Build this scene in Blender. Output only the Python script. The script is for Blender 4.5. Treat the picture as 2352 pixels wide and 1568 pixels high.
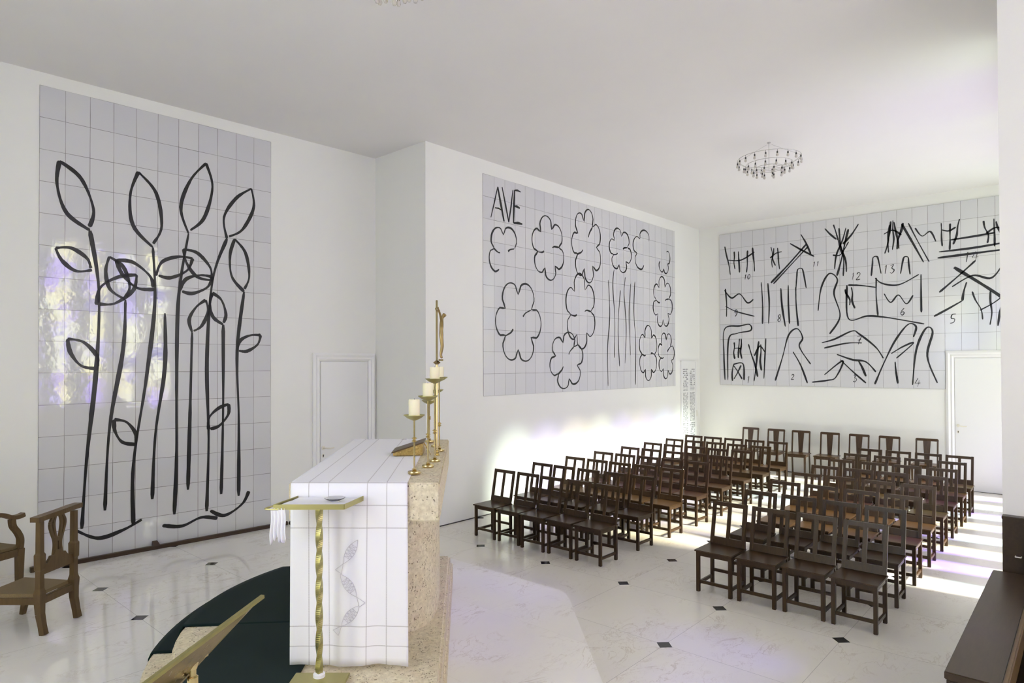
import bpy, bmesh, math, random
from mathutils import Vector, Matrix
PI = math.pi
random.seed(7)
for o in list(bpy.data.objects):
    bpy.data.objects.remove(o, do_unlink=True)
S = bpy.context.scene
COL = S.collection

# ------------------------------------------------------------------ camera
YAW, PITCH, ROLL = 0.7323, 0.0106, -0.0031
Fv = Vector((math.cos(YAW)*math.cos(PITCH), math.sin(YAW)*math.cos(PITCH), math.sin(PITCH)))
Rv = Vector((math.sin(YAW), -math.cos(YAW), 0))
Uv = Rv.cross(Fv)
R2 = math.cos(ROLL)*Rv + math.sin(ROLL)*Uv
U2 = -math.sin(ROLL)*Rv + math.cos(ROLL)*Uv
cd = bpy.data.cameras.new('camera')
cam = bpy.data.objects.new('camera', cd)
COL.objects.link(cam)
m = Matrix((R2, U2, -Fv)).transposed().to_4x4()
m.translation = Vector((0, 0, 2.1))
cam.matrix_world = m
cd.sensor_width = 36
cd.lens = 1482.96/2352*36
cd.shift_y = (820.06-784)/2352
cd.clip_start = 0.05
S.camera = cam

# ------------------------------------------------------------------ world, sun, colour
S.view_settings.view_transform = 'Standard'
S.view_settings.look = 'None'
S.view_settings.gamma = 1
S.view_settings.use_curve_mapping = False
S.view_settings.exposure = -0.20
w = bpy.data.worlds.new('sky'); S.world = w; w.use_nodes = True
wn = w.node_tree.nodes; wl = w.node_tree.links
bg = wn['Background']
bg.inputs['Color'].default_value = (0.72, 0.82, 1.0, 1)
bg.inputs['Strength'].default_value = 1.0

sd = bpy.data.lights.new('sun', 'SUN'); so = bpy.data.objects.new('sun', sd); COL.objects.link(so)
sd.energy = 36; sd.angle = math.radians(8.5); sd.color = (1, 0.95, 0.86)
SUN_DIR = Vector((-0.04, 1.0, -0.66)).normalized()
so.rotation_euler = SUN_DIR.to_track_quat('-Z', 'Y').to_euler()
so.location = (6, -10, 9)

def area(name, loc, direction, sx, sy, power, color):
    l = bpy.data.lights.new(name, 'AREA'); l.shape = 'RECTANGLE'; l.size = sx; l.size_y = sy
    l.energy = power; l.color = color
    o = bpy.data.objects.new(name, l); COL.objects.link(o); o.location = loc
    o.rotation_euler = Vector(direction).to_track_quat('-Z', 'Y').to_euler()
    return o
# daylight standing just outside the glazing of each bank of windows
area('daylight', (9.9, 0.10, 2.5), (0, 1, 0), 5.9, 4.2, 270, (1.0, 0.985, 0.88))
area('daylight', (3.0, -1.68, 2.7), (0, 1, 0), 4.6, 4.0, 950, (1.0, 0.985, 0.83))
area('daylight', (-2.55, 3.0, 2.7), (1, 0, 0), 5.0, 4.0, 820, (1.0, 0.975, 0.86))

# ------------------------------------------------------------------ helpers
def link(o, parent=None):
    COL.objects.link(o)
    if parent is not None: o.parent = parent
    return o
def tag(o, label=None, cat=None, group=None, kind=None):
    if label: o['label'] = label
    if cat: o['category'] = cat
    if group: o['group'] = group
    if kind: o['kind'] = kind
    return o
def empty(name, loc=(0, 0, 0), rz=0.0):
    o = bpy.data.objects.new(name, None); o.empty_display_size = 0.1
    link(o); o.location = loc; o.rotation_euler = (0, 0, rz)
    return o
class MB:
    def __init__(s): s.bm = bmesh.new()
    def quadbox(s, b, t):           # b,t: 4 points each
        v = [s.bm.verts.new(p) for p in list(b)+list(t)]
        n = len(b)
        fs = [s.bm.faces.new(v[:n][::-1]), s.bm.faces.new(v[n:])]
        for i in range(n):
            j = (i+1) % n
            fs.append(s.bm.faces.new((v[i], v[j], v[n+j], v[n+i])))
        return v
    def qbox(s, b, t):
        s.quadbox(b, t); return s
    def box(s, x0, x1, y0, y1, z0, z1, bev=0):
        v = s.quadbox([(x0, y0, z0), (x1, y0, z0), (x1, y1, z0), (x0, y1, z0)],
                  [(x0, y0, z1), (x1, y0, z1), (x1, y1, z1), (x0, y1, z1)])
        if bev:
            es = {e for q in v for e in q.link_edges}
            bmesh.ops.bevel(s.bm, geom=list(es), offset=bev, segments=2, affect='EDGES', clamp_overlap=True)
        return s
    def bar(s, p, q, wx, wy, up=(0, 0, 1), wx2=None, wy2=None, bev=0):   # tapered bar p->q, square section
        p = Vector(p); q = Vector(q); d = (q-p).normalized(); up = Vector(up)
        if abs(d.dot(up)) > .98: up = Vector((1, 0, 0))
        a = d.cross(up).normalized(); b = a.cross(d).normalized()
        wx2 = wx if wx2 is None else wx2; wy2 = wy if wy2 is None else wy2
        B = [p+a*(i*wx/2)+b*(j*wy/2) for i, j in ((-1, -1), (1, -1), (1, 1), (-1, 1))]
        T = [q+a*(i*wx2/2)+b*(j*wy2/2) for i, j in ((-1, -1), (1, -1), (1, 1), (-1, 1))]
        v = s.quadbox(B, T)
        if bev:
            es = {e for k in v for e in k.link_edges}
            bmesh.ops.bevel(s.bm, geom=list(es), offset=bev, segments=2, affect='EDGES', clamp_overlap=True)
        return s
    def prism(s, pts, z0, z1, axis='z'):
        if axis == 'z': s.quadbox([(x, y, z0) for x, y in pts], [(x, y, z1) for x, y in pts])
        elif axis == 'y': s.quadbox([(x, z0, y) for x, y in pts], [(x, z1, y) for x, y in pts])
        else: s.quadbox([(z0, x, y) for x, y in pts], [(z1, x, y) for x, y in pts])
        return s
    def lathe(s, prof, c=(0, 0, 0), n=24, caps=True):
        rings = []
        for r, z in prof:
            rings.append([s.bm.verts.new((c[0]+r*math.cos(2*PI*i/n), c[1]+r*math.sin(2*PI*i/n), c[2]+z)) for i in range(n)])
        for a, b in zip(rings, rings[1:]):
            for i in range(n):
                s.bm.faces.new((a[i], a[(i+1) % n], b[(i+1) % n], b[i]))
        if caps:
            s.bm.faces.new(rings[0][::-1]); s.bm.faces.new(rings[-1])
        return s
    def tube(s, pts, r, n=8, closed=False):
        pts = [Vector(p) for p in pts]; N = len(pts); rings = []
        rr = r if isinstance(r, (list, tuple)) else [r]*N
        prev = None
        for i, p in enumerate(pts):
            a = pts[(i-1) % N] if (closed or i > 0) else p
            b = pts[(i+1) % N] if (closed or i < N-1) else p
            d = (b-a).normalized()
            if prev is None:
                up = Vector((0, 0, 1)) if abs(d.z) < .9 else Vector((1, 0, 0))
                x = d.cross(up).normalized()
            else:
                x = (prev - d*prev.dot(d)).normalized()
            prev = x; y = d.cross(x)
            rings.append([s.bm.verts.new(p+(x*math.cos(2*PI*k/n)+y*math.sin(2*PI*k/n))*rr[i]) for k in range(n)])
        M = N if closed else N-1
        for i in range(M):
            a = rings[i]; b = rings[(i+1) % N]
            for k in range(n):
                s.bm.faces.new((a[k], a[(k+1) % n], b[(k+1) % n], b[k]))
        if not closed:
            s.bm.faces.new(rings[0][::-1]); s.bm.faces.new(rings[-1])
        return s
    def build(s, name, mat, parent=None, smooth=False, auto=True):
        bmesh.ops.recalc_face_normals(s.bm, faces=s.bm.faces)
        me = bpy.data.meshes.new(name); s.bm.to_mesh(me); s.bm.free()
        me.materials.append(mat)
        if smooth:
            for f in me.polygons: f.use_smooth = True
            if auto:
                try: me.set_sharp_from_angle(angle=math.radians(40))
                except Exception: pass
        o = bpy.data.objects.new(name, me); link(o, parent)
        return o
def catmull(P, n=10, closed=False):
    P = [Vector(p) for p in P]; out = []
    N = len(P)
    rng = range(N) if closed else range(N-1)
    for i in rng:
        p0 = P[(i-1) % N] if (closed or i > 0) else P[i]
        p1 = P[i]; p2 = P[(i+1) % N]
        p3 = P[(i+2) % N] if (closed or i+2 < N) else P[(i+1) % N]
        for k in range(n):
            t = k/n
            out.append(.5*((2*p1)+(-p0+p2)*t+(2*p0-5*p1+4*p2-p3)*t*t+(-p0+3*p1-3*p2+p3)*t**3))
    if not closed: out.append(P[-1])
    return out
def copy_tree(o, parent=None, name=None):
    c = o.copy(); COL.objects.link(c)
    if parent is not None: c.parent = parent
    for ch in [k for k in bpy.data.objects if k.parent == o and k != c]:
        copy_tree(ch, c)
    return c

# ------------------------------------------------------------------ materials
def mat(name, color, rough=.5, metal=0, spec=.5, coat=0, coat_rough=.05):
    M = bpy.data.materials.new(name); M.use_nodes = True
    b = M.node_tree.nodes['Principled BSDF']
    b.inputs['Base Color'].default_value = (*color, 1)
    b.inputs['Roughness'].default_value = rough
    b.inputs['Metallic'].default_value = metal
    b.inputs['Specular IOR Level'].default_value = spec
    b.inputs['Coat Weight'].default_value = coat
    b.inputs['Coat Roughness'].default_value = coat_rough
    return M
class NT:
    def __init__(s, M): s.t = M.node_tree; s.n = s.t.nodes; s.l = s.t.links; s.b = s.n['Principled BSDF']
    def node(s, typ, **kw):
        n = s.n.new(typ)
        for k, v in kw.items(): setattr(n, k, v)
        return n
    def math(s, op, a, b=None, c=None):
        n = s.node('ShaderNodeMath', operation=op)
        for i, v in enumerate((a, b, c)):
            if v is None: continue
            if isinstance(v, (int, float)): n.inputs[i].default_value = v
            else: s.l.new(v, n.inputs[i])
        return n.outputs[0]
    def noise(s, vec, scale, detail=4, rough=.5, dist=0):
        n = s.node('ShaderNodeTexNoise'); n.inputs['Scale'].default_value = scale
        n.inputs['Detail'].default_value = detail; n.inputs['Roughness'].default_value = rough
        n.inputs['Distortion'].default_value = dist
        if vec is not None: s.l.new(vec, n.inputs['Vector'])
        return n.outputs['Fac']
    def coord(s, kind='Object', scale=None):
        n = s.node('ShaderNodeTexCoord'); o = n.outputs[kind]
        if scale:
            m_ = s.node('ShaderNodeMapping'); m_.inputs['Scale'].default_value = scale
            s.l.new(o, m_.inputs['Vector']); o = m_.outputs['Vector']
        return o
    def sep(s, vec):
        n = s.node('ShaderNodeSeparateXYZ'); s.l.new(vec, n.inputs[0]); return n.outputs
    def mix(s, f, a, b):
        n = s.node('ShaderNodeMix', data_type='RGBA')
        for idx, v in ((0, f), (6, a), (7, b)):
            if isinstance(v, (int, float)): n.inputs[idx].default_value = v
            elif isinstance(v, tuple): n.inputs[idx].default_value = (*v, 1)
            else: s.l.new(v, n.inputs[idx])
        return n.outputs[2]
    def ramp(s, f, lo, hi):
        n = s.node('ShaderNodeMapRange'); n.inputs[1].default_value = lo; n.inputs[2].default_value = hi
        s.l.new(f, n.inputs[0]); return n.outputs[0]
    def bump(s, h, strength=.2, dist=.01):
        n = s.node('ShaderNodeBump'); n.inputs['Strength'].default_value = strength; n.inputs['Distance'].default_value = dist
        s.l.new(h, n.inputs['Height']); s.l.new(n.outputs[0], s.b.inputs['Normal']); return n

def plaster(name, col=(.86, .85, .83)):
    M = mat(name, col, .75, spec=.2); t = NT(M)
    c = t.coord()
    f = t.noise(c, 1.3, 3); t.l.new(t.mix(f, tuple(k*.975 for k in col), tuple(min(1, k*1.02) for k in col)), t.b.inputs['Base Color'])
    t.bump(t.noise(c, 60, 3), .04, .003)
    return M
M_wall = plaster('white_plaster', (.88, .872, .83))
M_ceil = plaster('ceiling_plaster', (.86, .84, .825))
M_door = mat('white_gloss_paint', (.86, .855, .84), .35)
M_frame = mat('white_frame_paint', (.88, .875, .86), .4)

def marble_floor(name, ox, oy, g, rough, base=(.82, .785, .71), vein=(.52, .44, .35), lim=None):
    M = mat(name, base, rough, spec=.5); t = NT(M)
    c = t.coord(); x, y, z = t.sep(c)
    def dist(v, o):
        u = t.math('DIVIDE', t.math('SUBTRACT', v, o), g)
        u = t.math('SUBTRACT', t.math('FRACT', t.math('ADD', u, 200.5)), .5)
        return t.math('ABSOLUTE', u)
    fu, fv = dist(x, ox), dist(y, oy)
    joint = t.math('LESS_THAN', t.math('MINIMUM', fu, fv), .0018/g)
    dia = t.math('LESS_THAN', t.math('ADD', fu, fv), .066/g)
    if lim is not None:
        on = t.math('GREATER_THAN', t.math('SUBTRACT', y, x), lim)
        dia = t.math('MULTIPLY', dia, on); joint = t.math('MULTIPLY', joint, t.math('ADD', t.math('MULTIPLY', on, .8), .2))
    # per slab random offset
    cx = t.math('FLOOR', t.math('DIVIDE', t.math('SUBTRACT', x, ox), g)); cy = t.math('FLOOR', t.math('DIVIDE', t.math('SUBTRACT', y, oy), g))
    cm = t.node('ShaderNodeCombineXYZ'); t.l.new(cx, cm.inputs[0]); t.l.new(cy, cm.inputs[1])
    wnz = t.node('ShaderNodeTexWhiteNoise', noise_dimensions='3D'); t.l.new(cm.outputs[0], wnz.inputs['Vector'])
    off = t.node('ShaderNodeVectorMath', operation='SCALE'); t.l.new(wnz.outputs['Color'], off.inputs[0]); off.inputs['Scale'].default_value = 9
    add = t.node('ShaderNodeVectorMath', operation='ADD'); t.l.new(c, add.inputs[0]); t.l.new(off.outputs[0], add.inputs[1])
    v = add.outputs[0]
    mp = t.node('ShaderNodeMapping'); mp.inputs['Rotation'].default_value = (0, 0, .6); mp.inputs['Scale'].default_value = (1.0, 1.9, 1); t.l.new(v, mp.inputs['Vector'])
    vv = mp.outputs['Vector']
    n1 = t.noise(vv, 2.6, 6, .62, .9)
    v1 = t.ramp(t.math('ABSOLUTE', t.math('SUBTRACT', n1, .5)), .018, 0)
    n2 = t.noise(vv, 7.5, 6, .6, .6)
    v2 = t.ramp(t.math('ABSOLUTE', t.math('SUBTRACT', n2, .52)), .012, 0)
    cl = t.noise(v, 1.1, 4, .6)
    mask = t.ramp(t.noise(v, 2.2, 3), .42, .62)
    colr = t.mix(cl, tuple(k*.93 for k in base), tuple(min(1, k*1.06) for k in base))
    colr = t.mix(t.math('MULTIPLY', t.math('MULTIPLY', v1, mask), .55), colr, vein)
    colr = t.mix(t.math('MULTIPLY', t.math('MULTIPLY', v2, mask), .32), colr, vein)
    colr = t.mix(t.math('MULTIPLY', wnz.outputs['Value'], .10), colr, (.66, .64, .58))
    colr = t.mix(t.math('MULTIPLY', joint, .6), colr, (.30, .28, .25))
    colr = t.mix(dia, colr, (.012, .012, .013))
    t.l.new(colr, t.b.inputs['Base Color'])
    t.l.new(t.math('ADD', t.math('MULTIPLY', t.noise(c, 3, 3), .08), rough-.04), t.b.inputs['Roughness'])
    return M
G = 0.9613
M_floor = marble_floor('nave_marble', 5.3227, 5.2829, G, .22)
M_plat = marble_floor('sanctuary_marble', 2.771, 6.4928, G, .07, (.88, .85, .80), lim=2.6)

def wood(name, c1, c2, rough=.35, scale=(1, 1, 1), grain=30, coat=0, bump=.05):
    M = mat(name, c1, rough, coat=coat, spec=.32); t = NT(M)
    c = t.coord('Object', scale)
    f = t.noise(c, grain, 5, .6, .6); f2 = t.noise(c, grain*.2, 3)
    colr = t.mix(t.ramp(f, .3, .7), c1, c2)
    colr = t.mix(t.math('MULTIPLY', f2, .35), colr, tuple(k*.5 for k in c1))
    t.l.new(colr, t.b.inputs['Base Color'])
    t.bump(f, bump, .004)
    return M
M_wood = wood('dark_brown_wood', (.038, .020, .0075), (.068, .037, .014), .34, (6, 6, .8), 9)
M_woodseat = wood('dark_brown_seat_wood', (.040, .022, .009), (.070, .038, .015), .30, (8, .8, 4), 9)
M_wood2 = wood('brown_splat_chair_wood', (.062, .037, .021), (.10, .058, .031), .28, (6, 6, .8), 9)
M_oak = wood('mid_brown_oak', (.105, .064, .026), (.155, .096, .040), .42, (6, 6, .8), 10)
M_stall = wood('walnut_stall_wood', (.042, .027, .016), (.062, .040, .023), .36, (.8, 6, 6), 8)
M_rail = wood('brown_floor_rail_wood', (.055, .034, .022), (.08, .05, .03), .4, (.8, 6, 6), 8)

def rush():
    M = mat('woven_rush', (.30, .21, .10), .7); t = NT(M)
    c = t.coord(); x, y, z = t.sep(c)
    wv = t.math('SINE', t.math('MULTIPLY', t.math('MAXIMUM', t.math('ABSOLUTE', x), t.math('ABSOLUTE', y)), 900))
    t.l.new(t.mix(t.ramp(wv, -1, 1), (.17, .115, .05), (.26, .185, .085)), t.b.inputs['Base Color'])
    t.bump(wv, .5, .003); return M
M_rush = rush()

def stone():
    M = mat('fossil_limestone', (.42, .35, .25), .85, spec=.2); t = NT(M)
    c = t.coord()
    n1 = t.noise(c, 45, 5, .65); n2 = t.noise(c, 9, 4, .6)
    vo = t.node('ShaderNodeTexVoronoi'); vo.inputs['Scale'].default_value = 75; t.l.new(c, vo.inputs['Vector'])
    pit = t.math('MULTIPLY', t.ramp(vo.outputs['Distance'], .42, .22), t.ramp(t.noise(c, 30, 3), .50, .60))
    vo2 = t.node('ShaderNodeTexVoronoi'); vo2.inputs['Scale'].default_value = 60
    mp = t.node('ShaderNodeMapping'); mp.inputs['Scale'].default_value = (1, 1, 2.6); mp.inputs['Location'].default_value = (3, 1, 2); t.l.new(c, mp.inputs['Vector']); t.l.new(mp.outputs[0], vo2.inputs['Vector'])
    shell = t.math('MULTIPLY', t.ramp(vo2.outputs['Distance'], .22, .08), t.ramp(t.noise(c, 17, 2), .50, .60))
    colr = t.mix(t.ramp(n1, .3, .7), (.60, .52, .36), (.86, .78, .58))
    colr = t.mix(t.math('MULTIPLY', t.ramp(n2, .45, .65), .30), colr, (.66, .50, .34))
    colr = t.mix(t.math('MULTIPLY', pit, .85), colr, (.20, .14, .08))
    colr = t.mix(t.math('MULTIPLY', shell, .75), colr, (.74, .66, .54))
    t.l.new(colr, t.b.inputs['Base Color'])
    h = t.math('SUBTRACT', t.math('MULTIPLY', n1, .6), pit)
    t.bump(h, .5, .006)
    return M
M_stone = stone()

def carpet():
    M = mat('dark_green_carpet', (.006, .022, .020), .95, spec=.1); t = NT(M)
    c = t.coord()
    t.l.new(t.mix(t.noise(c, 5, 4), (.0045, .013, .012), (.008, .021, .019)), t.b.inputs['Base Color'])
    t.b.inputs['Sheen Weight'].default_value = .05
    t.bump(t.noise(c, 500, 2), .3, .003); return M
M_carpet = carpet()

def brass(name, c=(.62, .50, .22), r=.22):
    M = mat(name, c, r, metal=1); t = NT(M)
    cc = t.coord()
    t.l.new(t.math('ADD', t.math('MULTIPLY', t.noise(cc, 30, 3), .15), r-.07), t.b.inputs['Roughness'])
    return M
M_brass = brass('polished_brass', (.66, .54, .27), .18)
M_brass_dull = brass('satin_brass', (.46, .42, .18), .36)
M_bronze = brass('dark_gilt_bronze', (.34, .25, .11), .35)
M_gilt = mat('carved_gilding', (.45, .31, .10), .4, metal=.7)
_t = NT(M_gilt); _t.bump(_t.noise(_t.coord(), 28, 2, .5, 1.5), 1.0, .02)
M_candle = mat('ivory_wax', (.90, .83, .58), .5)
M_candle.node_tree.nodes['Principled BSDF'].inputs['Subsurface Weight'].default_value = .15
M_candle.node_tree.nodes['Principled BSDF'].inputs['Subsurface Radius'].default_value = (.02, .012, .006)
M_black = mat('black_paint', (.008, .008, .009), .35)
M_grey = mat('grey_paint_strokes', (.10, .10, .105), .4)
M_wick = mat('black_wick', (.01, .01, .01), .9)
M_steel = mat('brushed_steel', (.6, .6, .58), .3, metal=1)
M_ivory = mat('ivory_plastic', (.82, .79, .66), .4)
M_paper = mat('white_linen_napkin', (.86, .85, .87), .8)
M_bulb = mat('frosted_bulb_glass', (.62, .58, .52), .15)
M_socket = mat('dark_lamp_socket', (.05, .05, .045), .5)
M_wire = mat('white_wire', (.55, .54, .50), .4, metal=.3)

def glassy():
    M = bpy.data.materials.new('clear_glass'); M.use_nodes = True
    b = M.node_tree.nodes['Principled BSDF']
    b.inputs['Transmission Weight'].default_value = 1; b.inputs['Roughness'].default_value = .02; b.inputs['IOR'].default_value = 1.45
    return M
M_glass = glassy()

def tiles(name, cw, ch, ox=0, oz=0, rough=.12, sp=.5):
    M = mat(name, (.70, .70, .72), rough, spec=sp); t = NT(M)
    c = t.coord(); x, y, z = t.sep(c)
    ux = t.math('DIVIDE', t.math('SUBTRACT', x, ox), cw); uz = t.math('DIVIDE', t.math('SUBTRACT', z, oz), ch)
    # slightly wavy joints
    nx = t.math('MULTIPLY', t.math('SUBTRACT', t.noise(c, 1.5, 2), .5), .03)
    ux = t.math('ADD', ux, nx); uz = t.math('ADD', uz, nx)
    def near(u): return t.math('ABSOLUTE', t.math('SUBTRACT', t.math('FRACT', t.math('ADD', u, 100.5)), .5))
    gx = t.math('LESS_THAN', near(ux), .0022/cw); gz = t.math('LESS_THAN', near(uz), .0022/ch)
    gr = t.math('MAXIMUM', gx, gz)
    cm = t.node('ShaderNodeCombineXYZ'); t.l.new(t.math('FLOOR', ux), cm.inputs[0]); t.l.new(t.math('FLOOR', uz), cm.inputs[1])
    wz = t.node('ShaderNodeTexWhiteNoise', noise_dimensions='3D'); t.l.new(cm.outputs[0], wz.inputs['Vector'])
    colr = t.mix(wz.outputs['Value'], (.66, .655, .675), (.715, .705, .705))
    colr = t.mix(t.math('MULTIPLY', t.noise(c, 2.0, 3), .12), colr, (.60, .60, .66))
    gn = t.ramp(t.noise(c, 3.2, 3), .35, .6)
    colr = t.mix(t.math('MULTIPLY', gr, t.math('ADD', t.math('MULTIPLY', gn, .45), .5)), colr, (.14, .13, .12))
    t.l.new(colr, t.b.inputs['Base Color'])
    # every tile tilts a little; faint glaze ripple
    sx = t.node('ShaderNodeSeparateColor'); t.l.new(wz.outputs['Color'], sx.inputs[0])
    hx = t.math('MULTIPLY', t.math('SUBTRACT', sx.outputs[0], .5), t.math('SUBTRACT', t.math('FRACT', t.math('ADD', ux, 100)), .5))
    hz = t.math('MULTIPLY', t.math('SUBTRACT', sx.outputs[1], .5), t.math('SUBTRACT', t.math('FRACT', t.math('ADD', uz, 100)), .5))
    h = t.math('ADD', t.math('MULTIPLY', t.math('ADD', hx, hz), .35), t.math('MULTIPLY', t.noise(c, 14, 3), .10))
    t.bump(h, .35, .02)
    return M

def linen():
    M = mat('white_linen', (.93, .915, .94), .8, spec=.2); t = NT(M)
    c = t.coord()
    x, y, z = t.sep(t.node('ShaderNodeTexCoord').outputs['UV'])
    # openwork bands: u across the cloth, v along its length (metres)
    def band(v, pos, wd=.0028):
        return t.math('LESS_THAN', t.math('ABSOLUTE', t.math('SUBTRACT', v, pos)), wd)
    du = None
    for p_ in (.098, .205, .4146, .519):
        b_ = band(x, p_); du = b_ if du is None else t.math('MAXIMUM', du, b_)
    dv = None
    for p_ in (.103, .209, .733, .854, .972):
        b_ = band(y, p_); dv = b_ if dv is None else t.math('MAXIMUM', dv, b_)
    dashu = t.math('GREATER_THAN', t.math('SINE', t.math('MULTIPLY', y, 1400)), -.2)
    dashv = t.math('GREATER_THAN', t.math('SINE', t.math('MULTIPLY', x, 1400)), -.2)
    mk = t.math('MAXIMUM', t.math('MULTIPLY', du, dashu), t.math('MULTIPLY', dv, dashv))
    colr = t.mix(t.math('MULTIPLY', mk, .8), (.93, .915, .94), (.34, .30, .30))
    t.l.new(colr, t.b.inputs['Base Color'])
    t.bump(t.noise(c, 400, 2), .1, .001)
    return M
M_linen = linen()

def stained(name, seed, tint, translucent, clear=1.0):
    """coloured window glass: leaf-like cells, light passes tinted"""
    M = bpy.data.materials.new(name); M.use_nodes = True; t = NT(M)
    n = t.n; l = t.l; n.remove(t.b)
    tc = n.new('ShaderNodeTexCoord'); mp = n.new('ShaderNodeMapping'); mp.inputs['Location'].default_value = (seed, seed*.7, seed*.3); mp.inputs['Scale'].default_value = (3.2, 3.2, 2.4)
    l.new(tc.outputs['Object'], mp.inputs['Vector'])
    vo = n.new('ShaderNodeTexVoronoi'); vo.inputs['Scale'].default_value = 1; l.new(mp.outputs[0], vo.inputs['Vector'])
    sc = n.new('ShaderNodeSeparateColor'); l.new(vo.outputs['Color'], sc.inputs[0])
    r = n.new('ShaderNodeValToRGB'); r.color_ramp.interpolation = 'CONSTANT'; l.new(sc.outputs[0], r.inputs[0])
    e = r.color_ramp.elements
    stops = tint
    e[0].position = 0; e[0].color = (*stops[0][1], 1)
    e[1].position = stops[1][0]; e[1].color = (*stops[1][1], 1)
    for p_, c_ in stops[2:]:
        k = e.new(p_); k.color = (*c_, 1)
    dk = n.new('ShaderNodeMix'); dk.data_type = 'RGBA'; dk.blend_type = 'MULTIPLY'; dk.inputs[0].default_value = 1
    l.new(r.outputs[0], dk.inputs[6]); dk.inputs[7].default_value = (clear, clear, clear, 1)
    t1 = n.new('ShaderNodeBsdfTransparent'); l.new(dk.outputs[2], t1.inputs[0])
    t2 = n.new('ShaderNodeBsdfTranslucent'); l.new(r.outputs[0], t2.inputs[0])
    tr = n.new('ShaderNodeMixShader'); tr.inputs[0].default_value = translucent
    l.new(t1.outputs[0], tr.inputs[1]); l.new(t2.outputs[0], tr.inputs[2])
    gl = n.new('ShaderNodeBsdfGlossy'); gl.inputs['Roughness'].default_value = .1
    mx = n.new('ShaderNodeMixShader'); mx.inputs[0].default_value = .05
    l.new(tr.outputs[0], mx.inputs[1]); l.new(gl.outputs[0], mx.inputs[2])
    l.new(mx.outputs[0], n['Material Output'].inputs['Surface'])
    return M
V = (.55, .45, 1.0); Yl = (1.0, .97, .78); Gr = (.88, .97, .92); Wt = (.95, .95, .95)
M_glass_nave = stained('nave_stained_glass', 2, [(0, Yl), (.22, V), (.42, Gr), (.54, Wt), (.85, (.75, .92, 1.0))], .12)
DK = (.05, .05, .06)
M_glass_choir = stained('choir_stained_glass', 5, [(0, (.97, .95, .68)), (.40, (.60, .55, 1.0)), (.56, (.92, .94, .84)), (.88, (.60, .48, 1.0))], .55, .16)
M_glass_violet = stained('violet_pane_glass', 1, [(0, (.14, .08, .50)), (.5, (.13, .08, .46))], 0)
M_glass_apse = stained('apse_stained_glass', 9, [(0, (.9, .85, .5)), (.3, (.45, .5, .95)), (.6, (.85, .85, .85)), (.85, (.5, .85, .65))], .3)

# ------------------------------------------------------------------ the room
HC, HP = 4.949, 0.1364
aL, aA = -0.0537, -0.0121
X1, YL, YA, X2, Y3 = 5.3697, 7.3621, 6.3017, 12.866, 0.453
def yl(x): return YL + (x-X1)*math.tan(aL)
def ya(x): return YA + (x-X1)*math.tan(aA)
XB, YC, T = -2.2, -1.3, .25
def struct(mb, name, m_, parent=None, **k):
    o = mb.build(name, m_, parent, **k); o['kind'] = 'structure'; return o

fl = MB().prism([(XB-T, YC-T), (X1+T, YC-T), (X1+T, Y3-T), (X2+T, Y3-T), (X2+T, YL+1), (XB-T, YL+1)], -.2, 0)
struct(fl, 'floor', M_floor)
# raised sanctuary floor
pl = MB()
pts = [(XB, yl(XB)), (XB, -1.2), (0.0, -1.08), (3.341, 2.259), (4.20, 3.125), (4.36, 3.285), (4.44, 3.37), (4.475, 3.47), (4.465, yl(4.465))]
pl.prism(pts, 0, HP)
bmesh.ops.bevel(pl.bm, geom=[e for e in pl.bm.edges if all(v.co.z > HP-.001 for v in e.verts)], offset=.012, segments=3, affect='EDGES')
struct(pl, 'floor_platform', M_plat)

ce = MB().prism([(XB-T, YC-T), (X1+T, YC-T), (X1+T, Y3-T), (X2+T, Y3-T), (X2+T, YL+1), (XB-T, YL+1)], HC, HC+.2)
struct(ce, 'ceiling', M_ceil)

def wall_strip(mb, p0, p1, z0, z1, nrm, th=T):
    p0 = Vector((p0[0], p0[1])); p1 = Vector((p1[0], p1[1])); n2 = Vector(nrm)*th
    a, b, c, d = p0, p1, p1+n2, p0+n2
    mb.quadbox([(*q, z0) for q in (a, b, c, d)], [(*q, z1) for q in (a, b, c, d)])
# left wall (behind the tall mural)
wb = MB(); wall_strip(wb, (XB-T, yl(XB-T)), (X1+.3, yl(X1+.3)), 0, HC, (0, 1)); struct(wb, 'wall_left', M_wall)
# return between the two levels of the left side
wb = MB(); wb.prism([(X1, ya(X1)), (X1+T+.05, ya(X1+T)+.0), (X1+T+.05, yl(X1)+.02), (X1, yl(X1)+.0)], 0, HC); struct(wb, 'wall_return', M_wall)
# wall with the flower mural
wb = MB(); wall_strip(wb, (X1+.0005, ya(X1)), (X2+T, ya(X2+T)), 0, HC, (0, 1)); struct(wb, 'wall_nave_left', M_wall)
wb = MB(); wall_strip(wb, (X2+.008, YA+.5), (X2-.008, Y3-T), 0, HC, (1, 0)); struct(wb, 'wall_back', M_wall)

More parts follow.
